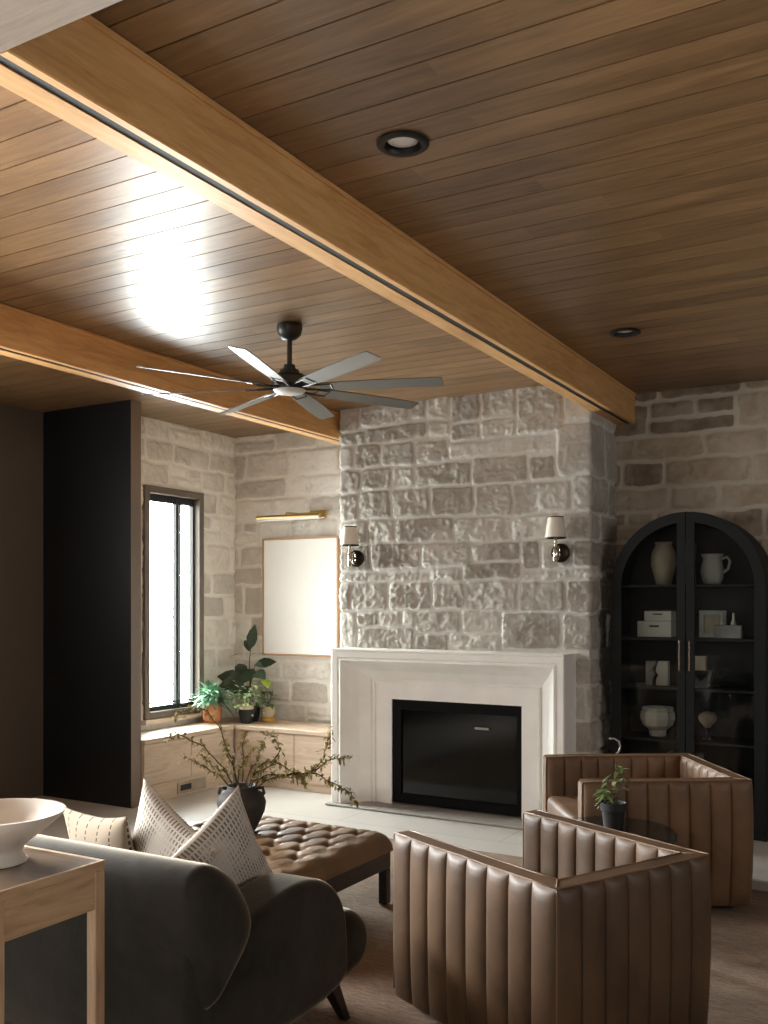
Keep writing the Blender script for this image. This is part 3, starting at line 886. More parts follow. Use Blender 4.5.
def cabinet():
    t = thing('arched_cabinet', 'tall black arched display cabinet with two glass doors against the stone wall', 'cabinet', (CX, CYF, 0))
    D = YB - .035 - CYF
    sh = MB()
    band(sh, arch_pts(CW, .0, CZ), arch_pts(CW - .025, .0, CZ), .022, D)
    sh.build('carcass', M['cab_black'], t, False)
    bk = MB(); bk.prism(arch_pts(CW - .026, .03, CZ), 'y', D - .02, D - .004); bk.build('back_panel', M['cab_in'], t)
    MB().box(-CW + .026, CW - .026, .024, D - .021, .02, .06).build('bottom_panel', M['cab_black'], t)
    MB().box(-CW + .02, CW - .02, .03, .05, .0, .019).build('plinth', M['cab_black'], t)
    for z in (.60, .945, 1.275, 1.63):
        MB().box(-CW + .027, CW - .027, .03, D - .021, z - .018, z, .002, 1).build('shelf', M['cab_in'], t)
    # doors: half arch frames
    fw = .07
    for s in (-1, 1):
        n = 16
        out = []; inn = []
        R, r = CW - .002, CW - fw
        # closed loop: go from bottom centre side, out, up, over arch to centre, back down
        o = [(s * .003, .062), (s * R, .062)]
        i_ = [(s * (.003 + fw * .75), .062 + .09), (s * r, .062 + .09)]
        for k in range(n + 1):
            a = (PI / 2) * k / n
            o.append((s * max(R * math.cos(a), .003), CZ + R * math.sin(a)))
            x = max(r * math.cos(a), .003 + fw * .75)
            zz = CZ + (r * math.sin(a) if r * math.cos(a) > .003 + fw * .75 else math.sqrt(r * r - (.003 + fw * .75) ** 2))
            i_.append((s * x, zz))
        o.append(o[0]); i_.append(i_[0])
        d = MB(); band(d, o, i_, -.002, .020)
        dd = d.build('door', M['cab_black'], t)
        g = MB(); g.prism([p for p in i_[:-1]], 'y', .008, .012); g.build('door_glass', M['glass'], dd)
        hb = MB(); hx = s * .032
        hb.tube([(hx, -.035, 1.065), (hx, -.035, 1.26)], .0065, 10); hb.tube([(hx, -.035, 1.085), (hx, -.003, 1.085)], .004, 8); hb.tube([(hx, -.035, 1.24), (hx, -.003, 1.24)], .004, 8)
        hb.build('handle', M['nickel'], dd, True, auto=.8)
    Y = CYF + .20
    def place(name, label, cat, x, z, group=None): return thing(name, label, cat, (x, Y, z + .001), 0, group)
    S1, S2, S3, S4 = 1.63, 1.275, .945, .60
    # top shelf: dim tall vase, book, pitcher
    v = MB().lathe([(.0, .0), (.05, .0), (.062, .05), (.085, .14), (.08, .22), (.055, .27), (.06, .29), (.052, .29), (.045, .26), (.0, .26)], n=32, cap=False).build('ribbed_vase', M['tan_pot'], None, True)
    v.location = (-1.625, Y, S1 + .001); tag(v, 'tall tan stoneware vase on the top shelf behind the left cabinet door', 'vase')
    b = MB().box(-.016, .016, -.10, .08, 0, .28, .003, 1).build('book', M['greystone']); b.location = (-1.435, Y - .03, S1 + .001)
    tag(b, 'tall pale grey book standing upright beside the white pitcher', 'book')
    p = thing('pitcher', 'white ceramic pitcher with side handle on the top cabinet shelf', 'pitcher', (-1.305, Y, S1 + .001))
    MB().lathe([(0, 0), (.05, 0), (.066, .03), (.074, .09), (.062, .15), (.058, .17), (.074, .20), (.07, .20), (.054, .168), (.05, .15), (.0, .1)], n=36, cap=False).build('body', M['white_matte'], p, True)
    MB().tube([(.055, 0, .165), (.095, 0, .18), (.112, 0, .15), (.10, 0, .10), (.066, 0, .075)], .009, 10).build('handle', M['white_matte'], p, True)
    # second shelf: two boxes, print, tray with bottles
    for (x, w, z, h, l) in ((-1.672, .115, S2, .108, 'larger lower cream drawer box stacked on the shelf behind the left cabinet door'), (-1.648, .092, S2 + .109, .068, 'smaller cream drawer box topmost of its stack behind the left cabinet door')):
        q = thing('storage_box', l, 'box', (x, Y, z + .001), 0, 'cream storage boxes')
        MB().box(-w, w, -.07, .07, 0, h, .004, 1).build('body', M['white_matte'], q)
        MB().box(-.032, .032, -.0735, -.0705, h * .62, h * .74, .0005, 1).build('label_slot', M['sash'], q)
    q = thing('small_print', 'small square print in a pale frame leaning on the second cabinet shelf', 'picture', (-1.315, Y + .06, S2 + .001))
    band(b := MB(), [(-.088, 0), (.088, 0), (.088, .18), (-.088, .18), (-.088, 0)], [(-.06, .028), (.06, .028), (.06, .152), (-.06, .152), (-.06, .028)], 0, .018)
    b.build('frame', M['picturemat'], q)
    MB().box(-.06, .06, .008, .012, .028, .152).build('print', M['tan_pot'], q)
    q = thing('bottle_holder', 'grey marble block holder with two upright bottle necks on the second cabinet shelf', 'ornament', (-1.19, Y - .06, S2 + .001))
    MB().box(-.085, .085, -.03, .03, 0, .085, .004, 1).build('block', M['greystone'], q)
    for x in (-.045, .03):
        MB().lathe([(0, .0855), (.018, .0855), (.018, .10), (.008, .12), (.008, .165), (.0, .167)], (x, 0, 0), 20, cap=False).build('bottle_neck', M['white_matte'], q, True)
    # third shelf: sculptures
    q = thing('bookend', 'white block bookend pair with wavy gap on the third shelf behind the left door', 'bookend', (-1.665, Y, S3 + .001))
    MB().prism([(-.075, 0), (-.03, 0), (-.03, .05), (-.012, .08), (-.03, .11), (-.005, .15), (-.005, .165), (-.075, .165)], 'y', -.03, .03, .002, 1).build('block', M['greystone'], q)
    MB().prism([(-.005, 0), (.075, 0), (.075, .165), (.01, .165), (.0, .13), (-.008, .10), (.01, .07), (-.005, .04)], 'y', -.03, .03, .002, 1).build('block', M['white_matte'], q)
    q = thing('block_sculpture', 'pale square stone on a dark cradle, third shelf behind the right door', 'ornament', (-1.39, Y, S3 + .001))
    MB().prism([(-.05, 0), (.06, 0), (.085, .06), (.085, .11), (.065, .11), (.05, .06), (.01, .04), (-.02, .08), (-.05, .08)], 'y', -.03, .03, .002, 1).build('cradle', M['pottery_dark'], q)
    MB().box(-.055, .048, -.028, .028, .111, .205, .003, 1).build('stone', M['tan_pot'], q)
    # fourth shelf: bowl, urn ; bottom
    v = MB().lathe([(0, 0), (.055, 0), (.058, .04), (.10, .075), (.118, .12), (.112, .165), (.10, .18), (.108, .195), (.098, .195), (.09, .175), (.0, .08)], n=9, cap=False).build('footed_vase', M['white_matte'], None, False)
    v.location = (-1.665, Y, S4 + .001); tag(v, 'wide white faceted footed bowl on the lowest visible shelf behind the left door', 'bowl')
    q = thing('finial_ornament', 'round carved ball finial on a slim stand behind the right door', 'ornament', (-1.335, Y, S4 + .001))
    MB().lathe([(0, 0), (.035, 0), (.03, .01), (.012, .02), (.012, .06), (.02, .07), (0, .07)], n=24, cap=False).build('stand', M['pottery_dark'], q, True)
    MB().lathe([(0, .071), (.02, .075), (.03, .09), (.055, .12), (.06, .14), (.055, .16), (.03, .178), (0, .182)], n=20, cap=False).build('ball', M['tan_pot'], q, True)
    for (x, w, h, l, yo) in ((-1.57, .02, .50, 'thin pale book at the bottom of the cabinet behind the left door', -.04), (-1.415, .035, .49, 'wide pale book at the bottom of the cabinet near the door meeting', 0), (-1.33, .032, .42, 'shorter pale book at the bottom of the cabinet behind the right door', -.03)):
        q = MB().box(-w, w, -.1, .1, 0, h - .062, .003, 1).build('book', M['greystone']); q.location = (x, Y + yo, .0615)
        tag(q, l, 'book', 'books at the cabinet bottom')
cabinet()

# ------------------------------------------------------------------ plants helper
def pt(a, b, t): return tuple(a[i] + (b[i] - a[i]) * t for i in range(3))

def corner_plants():
    r = random.Random(5)
    Z = .4905
    # terracotta pot with blue-green fern
    t = thing('potted_fern', 'blue-green feathery plant in a faceted terracotta pot by the window', 'plant', (-5.36, 6.35, Z), 0, 'plants on the bench corner')
    MB().lathe([(0, 0), (.062, 0), (.078, .03), (.082, .09), (.076, .165), (.068, .165), (.070, .14), (0, .135)], n=10, cap=False).build('pot', M['terracotta'], t)
    MB().lathe([(0, .142), (.069, .1405)], n=10, cap=False).build('soil', M['soil'], t)
    f = MB()
    for i in range(230):
        a = r.uniform(0, 2 * PI); el = r.uniform(.1, 1.4); L = r.uniform(.09, .22)
        d = Vector((math.cos(a) * math.cos(el), math.sin(a) * math.cos(el), math.sin(el)))
        f.leaf((r.uniform(-.06, .06), r.uniform(-.06, .06), .15 + r.uniform(0, .12)), d, L * .75, r.uniform(.02, .05), r.uniform(.4, 1.2))
    f.build('foliage', M['fern'], t, True)
    # rubber plant in black planter
    t = thing('rubber_plant', 'tall dark-leaved rubber plant in a black planter in the bench corner', 'plant', (-5.16, 6.60, Z), 0, 'plants on the bench corner')
    MB().lathe([(0, 0), (.078, 0), (.09, .06), (.095, .125), (.087, .125), (.085, .10), (0, .10)], n=28, cap=False).build('pot', M['pottery_black'], t, True, auto=.6)
    MB().lathe([(0, .108), (.0855, .1045)], n=20, cap=False).build('soil', M['soil'], t)
    s = MB(); s.tube([(0, 0, .1), (.01, 0, .3), (.0, .0, .5), (.015, 0, .64)], [.008, .007, .005, .003], 6)
    s.tube([(0, 0, .1), (-.03, -.02, .25), (-.06, -.02, .36)], [.007, .005, .003], 6)
    s.tube([(.005, 0, .3), (.05, -.01, .42), (.07, -.01, .5)], [.006, .004, .003], 6)
    s.build('stem', M['twig'], t, True)
    f = MB()
    L = [((.01, 0, .62), (.35, -.3, .8), .20, .085), ((0, 0, .58), (-.9, -.2, .12), .19, .05), ((.01, 0, .57), (.9, -.1, .35), .17, .045), ((.0, 0, .6), (-.5, .2, .8), .14, .05),
         ((-.05, -.02, .36), (-.8, -.4, .25), .23, .12), ((-.04, -.02, .33), (-.2, -.9, .1), .22, .12), ((.04, 0, .42), (.7, -.5, .1), .22, .11), ((.05, 0, .45), (.2, -.8, -.2), .20, .11),
         ((-.06, 0, .38), (-.5, .3, .6), .2, .1), ((.0, 0, .3), (.3, -.9, -.1), .2, .1), ((.06, 0, .48), (.8, .2, .3), .17, .09), ((-.02, 0, .28), (-.7, -.6, .1), .2, .1)]
    for k, (b_, d_, l_, w_) in enumerate(L): f.leaf(b_, d_, l_ * 1.05, w_ * 1.15, .35, nrm=(.5, -.7, .6) if k not in (1, 2) else (0, 0, 1), fold=.1)
    f.build('foliage', M['dkleaf'], t, True)
    # variegated trailing plant in beige pot
    t = thing('variegated_plant', 'pale variegated trailing plant in a small beige pot in front of the black planter', 'plant', (-5.085, 6.46, Z), 0, 'plants on the bench corner')
    MB().lathe([(0, 0), (.045, 0), (.055, .05), (.062, .12), (.056, .12), (.053, .1), (0, .1)], n=24, cap=False).build('pot', M['pottery_black'], t, True, auto=.6)
    MB().lathe([(.0565, .121), (.064, .121), (.0655, .155), (.058, .155), (.055, .14), (0, .14)], n=24, cap=False).build('rim', M['beige_clay'], t, True, auto=.6)
    f = MB()
    for i in range(170):
        a = r.uniform(0, 2 * PI); rr = r.uniform(.01, .16); z = .19 + r.uniform(-.1, .09) * (rr / .1) + r.uniform(0, .05)
        f.leaf((math.cos(a) * rr, math.sin(a) * rr, max(z, .07)), (math.cos(a + r.uniform(-1, 1)), math.sin(a + r.uniform(-1, 1)), r.uniform(-.4, .8)), r.uniform(.03, .055), r.uniform(.02, .032), .3)
    for i in range(8):
        a = r.uniform(0, 2 * PI)
        f.tube([(0, 0, .15), (math.cos(a) * .07, math.sin(a) * .07, .22), (math.cos(a) * .12, math.sin(a) * .12, .14)], .0018, 4)
    f.build('foliage', M['varleaf'], t, True)
    # lime leaf plant in amber pot
    t = thing('lime_leaf_plant', 'lime and green leaf cutting in an amber glazed jar next to the fireplace end', 'plant', (-5.005, 6.66, Z), 0, 'plants on the bench corner')
    MB().lathe([(0, 0), (.058, 0), (.064, .012), (.058, .03), (.062, .04), (.0, .04)], n=28, cap=False).build('saucer', M['amber'], t, True, auto=.6)
    MB().lathe([(0, .041), (.05, .041), (.062, .07), (.062, .11), (.056, .128), (.052, .128), (.054, .1), (0, .1)], n=28, cap=False).build('pot', M['beige_clay'], t, True, auto=.6)
    s = MB()
    for p in (((0, 0, .1), (.0, 0, .2), (-.02, -.02, .34)), ((0, 0, .1), (.03, 0, .2), (.07, -.02, .27)), ((0, 0, .1), (-.02, -.03, .2), (.02, -.06, .26))):
        s.tube(p, .003, 5)
    s.build('stem', M['midleaf'], t, True)
    f = MB(); f.leaf((-.03, -.02, .36), (.7, -.5, .0), .12, .09, .55)
    f.leaf((-.02, -.02, .35), (-.1, -.7, .5), .07, .05, .4)
    f.build('lime_leaf', M['yelleaf'], t, True)['label'] = 'bright lime leaf'
    f = MB()
    for i in range(26):
        a = r.uniform(0, 2 * PI)
        f.leaf((r.uniform(-.03, .05), r.uniform(-.04, .03), r.uniform(.14, .26)), (math.cos(a), math.sin(a), r.uniform(-.2, .6)), r.uniform(.06, .10), r.uniform(.03, .05), .4)
    f.build('foliage', M['midleaf'], t, True)
corner_plants()

# ------------------------------------------------------------------ ottoman and branch vase
def ottoman():
    x0, x1, y0, y1 = -3.40, -2.35, 3.15, 4.165
    cx, cy = (x0 + x1) / 2, (y0 + y1) / 2
    t = thing('tufted_ottoman', 'large brown leather button-tufted ottoman with dark wood frame on the rug', 'ottoman', (cx, cy, .014))
    nx, ny = 150, 150
    hx, hy = (x1 - x0) / 2, (y1 - y0) / 2
    u = np.linspace(-1, 1, nx); v = np.linspace(-1, 1, ny); U, V = np.meshgrid(u, v)
    # superellipse edges
    X = U * hx; Y = V * hy
    edge = np.minimum(1 - np.abs(U), 1 - np.abs(V))
    ex = np.clip((1 - np.abs(U)) * hx / .055, 0, 1); ey = np.clip((1 - np.abs(V)) * hy / .055, 0, 1)
    rx = np.sqrt(1 - (1 - ex) ** 2); ry = np.sqrt(1 - (1 - ey) ** 2)
    Z = .345 - .055 * (1 - rx) - .055 * (1 - ry)
    bpts = []
    s = .152
    for j in range(-3, 4):
        for i in range(-4, 5):
            px = (i + (.5 if j % 2 else 0)) * s; py = j * s * .86
            if abs(px) < hx - .07 and abs(py) < hy - .06: bpts.append((px, py))
    Dp = np.zeros_like(X); near = np.full_like(X, 9.0); near2 = np.full_like(X, 9.0)
    for px, py in bpts:
        d = np.sqrt((X - px) ** 2 + (Y - py) ** 2)
        near2 = np.minimum(near2, np.maximum(d, near)); near = np.minimum(near, d)
    inside = np.exp(-np.maximum(0, near - s * .62) / .03)
    # diagonal pleats
    a1 = math.atan2(.86, .5)
    pl = np.zeros_like(X)
    for sg in (1, -1):
        nx_, ny_ = math.sin(a1), -sg * math.cos(a1)
        q = (X * nx_ + Y * ny_) / (s * math.sin(a1))
        fr = np.abs(q - np.round(q)) * s * math.sin(a1)
        pl = np.maximum(pl, np.exp(-(fr / .011) ** 2))
    Z = Z + .012 * inside - .040 * np.exp(-(near / .026) ** 2) - .007 * pl * inside * np.exp(-(near / (s * .6)) ** 2 * .6)
    Z = Z + .002 * fbm(X * 7, Y * 7, 3, 3)
    P = np.stack([X, Y, Z], -1)
    # skirt down the sides
    def side(P, z): 
        Q = P.copy(); Q[..., 2] = z; return Q
    top = grid_mesh('cushion', P, M['otto'], t)
    sk = MB()
    ring = [(X[0, i], Y[0, i], Z[0, i]) for i in range(nx)] + [(X[i, -1], Y[i, -1], Z[i, -1]) for i in range(1, ny)] + [(X[-1, i], Y[-1, i], Z[-1, i]) for i in range(nx - 2, -1, -1)] + [(X[i, 0], Y[i, 0], Z[i, 0]) for i in range(ny - 2, 0, -1)]
    n = len(ring); vs = [tuple(map(float, p)) for p in ring]
    low = [(x * 1.004, y * 1.004, .262) for x, y, z in vs]; mid = [(x * 1.006, y * 1.006, (z + .262) / 2) for x, y, z in vs]
    sk.add(vs + mid + low, [(i, (i + 1) % n, n + (i + 1) % n, n + i) for i in range(n)] + [(n + i, n + (i + 1) % n, 2 * n + (i + 1) % n, 2 * n + i) for i in range(n)])
    sk.build('cushion_side', M['otto'], t, True)
    bt = MB()
    for px, py in bpts:
        bt.lathe([(.0, .318), (.008, .317), (.012, .312)], (px, py, 0), 10, cap=False)
    b = bt.build('upholstery_buttons', M['otto'], t, True); b['kind'] = 'stuff'
    fr = MB(); fr.box(-hx + .012, hx - .012, -hy + .012, hy - .012, .175, .261, .004, 1)
    fr.build('apron', M['dark_wood'], t)
    for sx in (-1, 1):
        for sy in (-1, 1):
            MB().box(sx * (hx - .012) - (.046 if sx > 0 else 0), sx * (hx - .012) + (0 if sx > 0 else .046), sy * (hy - .012) - (.046 if sy > 0 else 0), sy * (hy - .012) + (0 if sy > 0 else .046), .0, .174, .004, 1).build('leg', M['dark_wood'], t)
    # vase with branches
    vx, vy, vz = -3.0, 3.775, .014 + .358
    t = thing('branch_vase', 'dark charcoal pottery vase of budding branches on the tufted ottoman', 'vase', (vx, vy, vz))
    MB().lathe([(0, 0), (.065, 0), (.088, .04), (.115, .10), (.122, .145), (.108, .185), (.078, .205), (.068, .215), (.075, .228), (.068, .228), (.060, .21), (.07, .19), (.0, .12)], n=40, cap=False).build('pot', M['pottery_dark'], t, True)
    for s_ in (-1, 1):
        d = Vector((.866 * s_, .5 * s_, 0))
        MB().tube([tuple(d * .073 + Vector((0, 0, .212))), tuple(d * .105 + Vector((0, 0, .215))), tuple(d * .112 + Vector((0, 0, .19))), tuple(d * .1 + Vector((0, 0, .178)))], .009, 8).build('handle', M['pottery_dark'], t, True)
    r = random.Random(12)
    ends = [ # (lateral along view right, depth, height) polyline tips
        [(0, 0), (-.10, .12), (-.22, .26), (-.36, .33), (-.45, .30)],
        [(0, 0), (-.05, .16), (-.12, .34), (-.21, .48), (-.31, .49), (-.40, .43)],
        [(0, 0), (-.12, .07), (-.24, .13), (-.34, .19)],
        [(0, 0), (-.04, .12), (-.09, .22), (-.10, .30)],
        [(0, 0), (.01, .14), (.0, .26), (.02, .34)],
        [(0, 0), (.05, .10), (.12, .2), (.14, .28)],
        [(0, 0), (.08, .08), (.2, .14), (.25, .24), (.22, .32), (.15, .33)],
        [(0, 0), (.12, .06), (.30, .08), (.46, .09), (.54, .18), (.58, .30), (.60, .36)],
        [(0, 0), (.16, .05), (.34, .09), (.50, .09), (.62, .03), (.72, -.03), (.77, -.07)],
        [(0, 0), (.08, .05), (.2, .09), (.34, .06), (.45, .10)],
        [(.46, .09), (.54, .15), (.63, .18), (.70, .17)],
        [(0, 0), (-.02, .1), (.03, .18), (.09, .25)],
        [(0, 0), (-.08, .1), (-.16, .14), (-.22, .22)],
        [(0, 0), (.1, .12), (.17, .17), (.3, .13), (.4, .07), (.43, .02)],
    ]
    tw = MB(); bd = MB()
    for k, e in enumerate(ends):
        dep = r.uniform(-.08, .1)
        pts = []
        base = e[0]
        for i, (lx, hz) in enumerate(e):
            q = Vector((.866, .5, 0)) * lx * (.75 if lx > 0 else .86) + Vector((-.5, .866, 0)) * (dep * i / len(e)) + Vector((0, 0, .215 + hz * (.8 if hz > 0 else 1)))
            if i == 0 and lx == 0: q.z = .13
            pts.append(q)
        # subdivide with wiggle
        P2 = []
        for i in range(len(pts) - 1):
            for s_ in range(4):
                f = s_ / 4; q = pts[i].lerp(pts[i + 1], f)
                P2.append(q + Vector((r.uniform(-1, 1), r.uniform(-1, 1), r.uniform(-1, 1))) * .006)
        P2.append(pts[-1])
        n = len(P2)
        tw.tube(P2, [.0042 * (1 - .65 * i / n) for i in range(n)], 5)
        for i in range(4 if base == (0, 0) else 0, n):
            for q in range(r.randint(4, 8) if i > 3 else 2):
                b0 = P2[i] + Vector((r.uniform(-1, 1), r.uniform(-1, 1), r.uniform(-1, 1))) * .010
                d = Vector((r.uniform(-1, 1), r.uniform(-1, 1), r.uniform(-.8, 1)))
                bd.leaf(b0, d, r.uniform(.016, .040), r.uniform(.009, .017), .25)
    tw.build('branches', M['twig'], t, True)
    bd.build('buds', M['bud'], t)['kind'] = 'stuff'
ottoman()

# ------------------------------------------------------------------ channel tufted tub chair
def channel_chair(name, label, loc, front_dir, D=.82, Wd=.79, HT=.638, mat='leather'):
    """front_dir: angle of the seat opening; local +X = front"""
    t = thing(name, label, 'armchair', loc, front_dir, 'channel-tufted leather tub chairs')
    T = .088
    cx, cy = D / 2 - T / 2, Wd / 2 - T / 2
    xf = D / 2                       # front ends of the arms
    def corners(o):
        return [(xf, cy + o), (-(cx + o), cy + o), (-(cx + o), -(cy + o)), (xf, -(cy + o))]
    NR = [(0, 1), (-1, 0), (0, -1)]
    NCH = [8, 7, 8]
    qs = [.5 - .5 * math.cos(PI * k / 14) for k in range(14)]
    par = []
    for sd in range(3):
        for c in range(NCH[sd]):
            for q in qs: par.append((sd, (c + q) / NCH[sd], q))
    par.append((2, 1.0, 0.0))
    zo = [.035, .05, .10, .2, .32, .44, .54, HT - .05, HT - .026, HT - .012, HT - .005]
    bo = [.3, .7, .95, 1, 1, 1, 1, .97, .8, .5, .15]
    zi = [HT - .005, HT - .012, HT - .026, HT - .05, .54, .46, .36, .30]
    bi = [.15, .5, .8, .97, 1, 1, 1, 1]
    def at(sd, f, o, amp, z):
        C = corners(o); a, b = C[sd], C[sd + 1]
        return (a[0] + (b[0] - a[0]) * f + NR[sd][0] * amp, a[1] + (b[1] - a[1]) * f + NR[sd][1] * amp, z)
    vs = []; fs = []
    for sd, f, q in par:
        lob = max(0.0, 1 - (2 * q - 1) ** 2) ** .5
        ring = []
        for z, b in zip(zo, bo):
            o = T / 2 - .012 + .006 * math.sin(PI * min(1, max(0, z / HT))) - .008 * (1 - z / HT) ** 1.4
            ring.append(at(sd, f, o, .019 * lob * b, z))
        ring.append(at(sd, f, T / 2 - .014, 0, HT + .001))
        ring.append(at(sd, f, -(T / 2 - .014), 0, HT + .001))
        for z, b in zip(zi, bi):
            ring.append(at(sd, f, -(T / 2 - .012), -.017 * lob * b, z))
        m = len(ring); vs += ring
    N = len(par)
    for i in range(N - 1):
        for j in range(m - 1):
            fs.append((i * m + j, i * m + j + 1, (i + 1) * m + j + 1, (i + 1) * m + j))
    for i in (0, N - 1):
        base = len(vs)
        ringv = vs[i * m:(i + 1) * m]
        cyv = sum(v[1] for v in ringv) / m
        vs += [(v[0] + .012, cyv + (v[1] - cyv) * .84, v[2] - (.006 if v[2] > HT - .05 else 0)) for v in ringv]
        for j in range(m - 1):
            fs.append((i * m + j, i * m + j + 1, base + j + 1, base + j))
        for j in range(m // 2 - 1):
            fs.append((base + j, base + j + 1, base + m - 2 - j, base + m - 1 - j))
    sh = MB(); sh.add(vs, fs)
    sh.build('tufted_shell', M[mat], t, True, auto=math.radians(40))
    pp = MB()
    for o in (T / 2 - .011, -(T / 2 - .011)):
        C = corners(o)
        P3 = []
        for k in range(3):
            for q in range(8): P3.append((C[k][0] + (C[k + 1][0] - C[k][0]) * q / 8, C[k][1] + (C[k + 1][1] - C[k][1]) * q / 8, HT + .0005 + .0012 * math.sin(q * 2.1 + k)))
        P3.append((C[3][0], C[3][1], HT))
        pp.tube(P3, .0030, 6)
    for k in (1, 2):
        C = [corners(T / 2 - .012 + .006 * math.sin(PI * min(1, z / HT)) - .008 * (1 - z / HT) ** 1.4)[k] + (z,) for z in zo]
        pp.tube(C, .0026, 6)
        a, b = corners(T / 2 - .012)[k], corners(-(T / 2 - .012))[k]
        pp.tube([a + (HT + .001,), b + (HT + .001,)], .0028, 6)
    for sg in (1, -1):
        for o in (T / 2 - .014, -(T / 2 - .014)):
            pp.tube([(xf + .009, sg * (cy + o), z) for z in (.06, .2, .4, HT - .012)] + [(xf, sg * (cy + o), HT)], .0028, 6)
    pp.build('piping', M['thread'], t, True)
    sy = cy - T / 2
    MB().box(-cx + T / 2 + .01, xf - .008, -sy, sy, .06, .30, .012, 2).build('seat_base', M[mat], t, True, auto=.8)
    MB().box(-cx + T / 2 + .012, xf + .012, -sy + .004, sy - .004, .302, .43, .035, 5).build('seat_cushion', M[mat], t, True, auto=.8)
    MB().lathe([(0, 0), (.27, 0), (.27, .033), (0, .034)], n=40, cap=False).build('swivel_base', M['felt'], t)
    return t
# near chair: corners A(-1.776,3.147) B(-1.029,2.811) C(-.692,3.445) D(-1.475,3.754)
channel_chair('tub_chair', 'brown channel-tufted leather tub chair in the foreground, its back to the viewer', (-1.206, 3.232, .013), 2.687, D=.86, Wd=.73, mat='leather')
channel_chair('tub_chair', 'tan-brown channel-tufted leather tub chair farther off, in front of the arched cabinet', (-1.345, 5.01, .013), -2.561, D=.83, Wd=.85, mat='leather2')

# side table and its plant
t = thing('side_table', 'round glossy black side table between the two leather chairs', 'table', (-1.25, 4.2, .013))
MB().lathe([(0, .455), (.262, .455), (.27, .462), (.27, .480), (.262, .487), (0, .487)], n=64, cap=False).build('table_top', M['glossblack'], t, True, auto=.6)
MB().lathe([(0, .01), (.03, .012), (.022, .06), (.02, .4), (.05, .454), (0, .4545)], n=28, cap=False).build('pedestal', M['glossblack'], t, True, auto=.8)
MB().lathe([(0, 0), (.19, 0), (.19, .006), (.05, .018), (0, .018)], n=48, cap=False).build('base', M['glossblack'], t, True, auto=.6)
def small_plant():
    r = random.Random(8)
    t = thing('potted_plant', 'small leafy green plant in a black pot on the round side table', 'plant', (-1.262, 4.235, .501))
    MB().lathe([(0, 0), (.042, 0), (.05, .06), (.053, .075), (.06, .078), (.061, .112), (.055, .112), (.052, .09), (0, .09)], n=32, cap=False).build('pot', M['pottery_black'], t, True, auto=.6)
    MB().lathe([(0, .098), (.0525, .0945)], n=24, cap=False).build('soil', M['soil'], t)
    s = MB(); f = MB(); w = MB()
    Rv = Vector((.866, .5, 0))
    stems = [[(0, .09), (.005, .16), (.015, .24), (.01, .30)], [(0, .09), (.02, .15), (.045, .22), (.035, .27)], [(0, .09), (-.03, .15), (-.055, .17)], [(0, .09), (-.01, .14), (-.03, .2), (-.01, .24)]]
    for st_ in stems:
        P = [Rv * a + Vector((0, r.uniform(-.01, .01), b)) for a, b in st_]
        s.tube(P, .0022, 5)
        for i in range(1, len(P)):
            for k in range(6):
                q = P[i - 1].lerp(P[i], r.random())
                a = r.uniform(0, 2 * PI)
                (f if r.random() < .75 else w).leaf(q, (math.cos(a), math.sin(a), r.uniform(-.5, .7)), r.uniform(.03, .055), r.uniform(.012, .022), .3)
    for k in range(14):
        a = r.uniform(2.2, 4.6)
        f.leaf(Rv * -.03 + Vector((0, 0, .13 + r.uniform(-.02, .04))), (math.cos(a), math.sin(a) * .5, r.uniform(-.5, .4)), r.uniform(.04, .07), .02, .6)
    s.build('stem', M['twig'], t, True); f.build('foliage', M['midleaf'], t, True)
    w.build('pale_leaves', M['varleaf'], t, True)['label'] = 'pale cream-edged leaves'
small_plant()
# fireplace tool stand behind the far chair (only its hooked handle shows)
t = thing('fireplace_tool_stand', 'slim black fireside tool with curved silver hook handle behind the far leather chair', 'fireplace tool', (-1.80, 5.98, .0))
MB().lathe([(0, 0), (.07, 0), (.07, .008), (.012, .016), (0, .016)], n=28, cap=False).build('base', M['black_metal'], t, True, auto=.6)
MB().tube([(0, 0, .012), (0, 0, .50)], .006, 10).build('pole', M['black_metal'], t, True)
MB().tube([tuple(Vector((.866, .5, 0)) * x + Vector((0, 0, z))) for x, z in ((0, .50), (.0, .535), (.03, .545), (.055, .57), (.062, .60), (.052, .63), (.025, .648), (-.008, .648))], .006, 10).build('hook_handle', M['silver'], t, True)

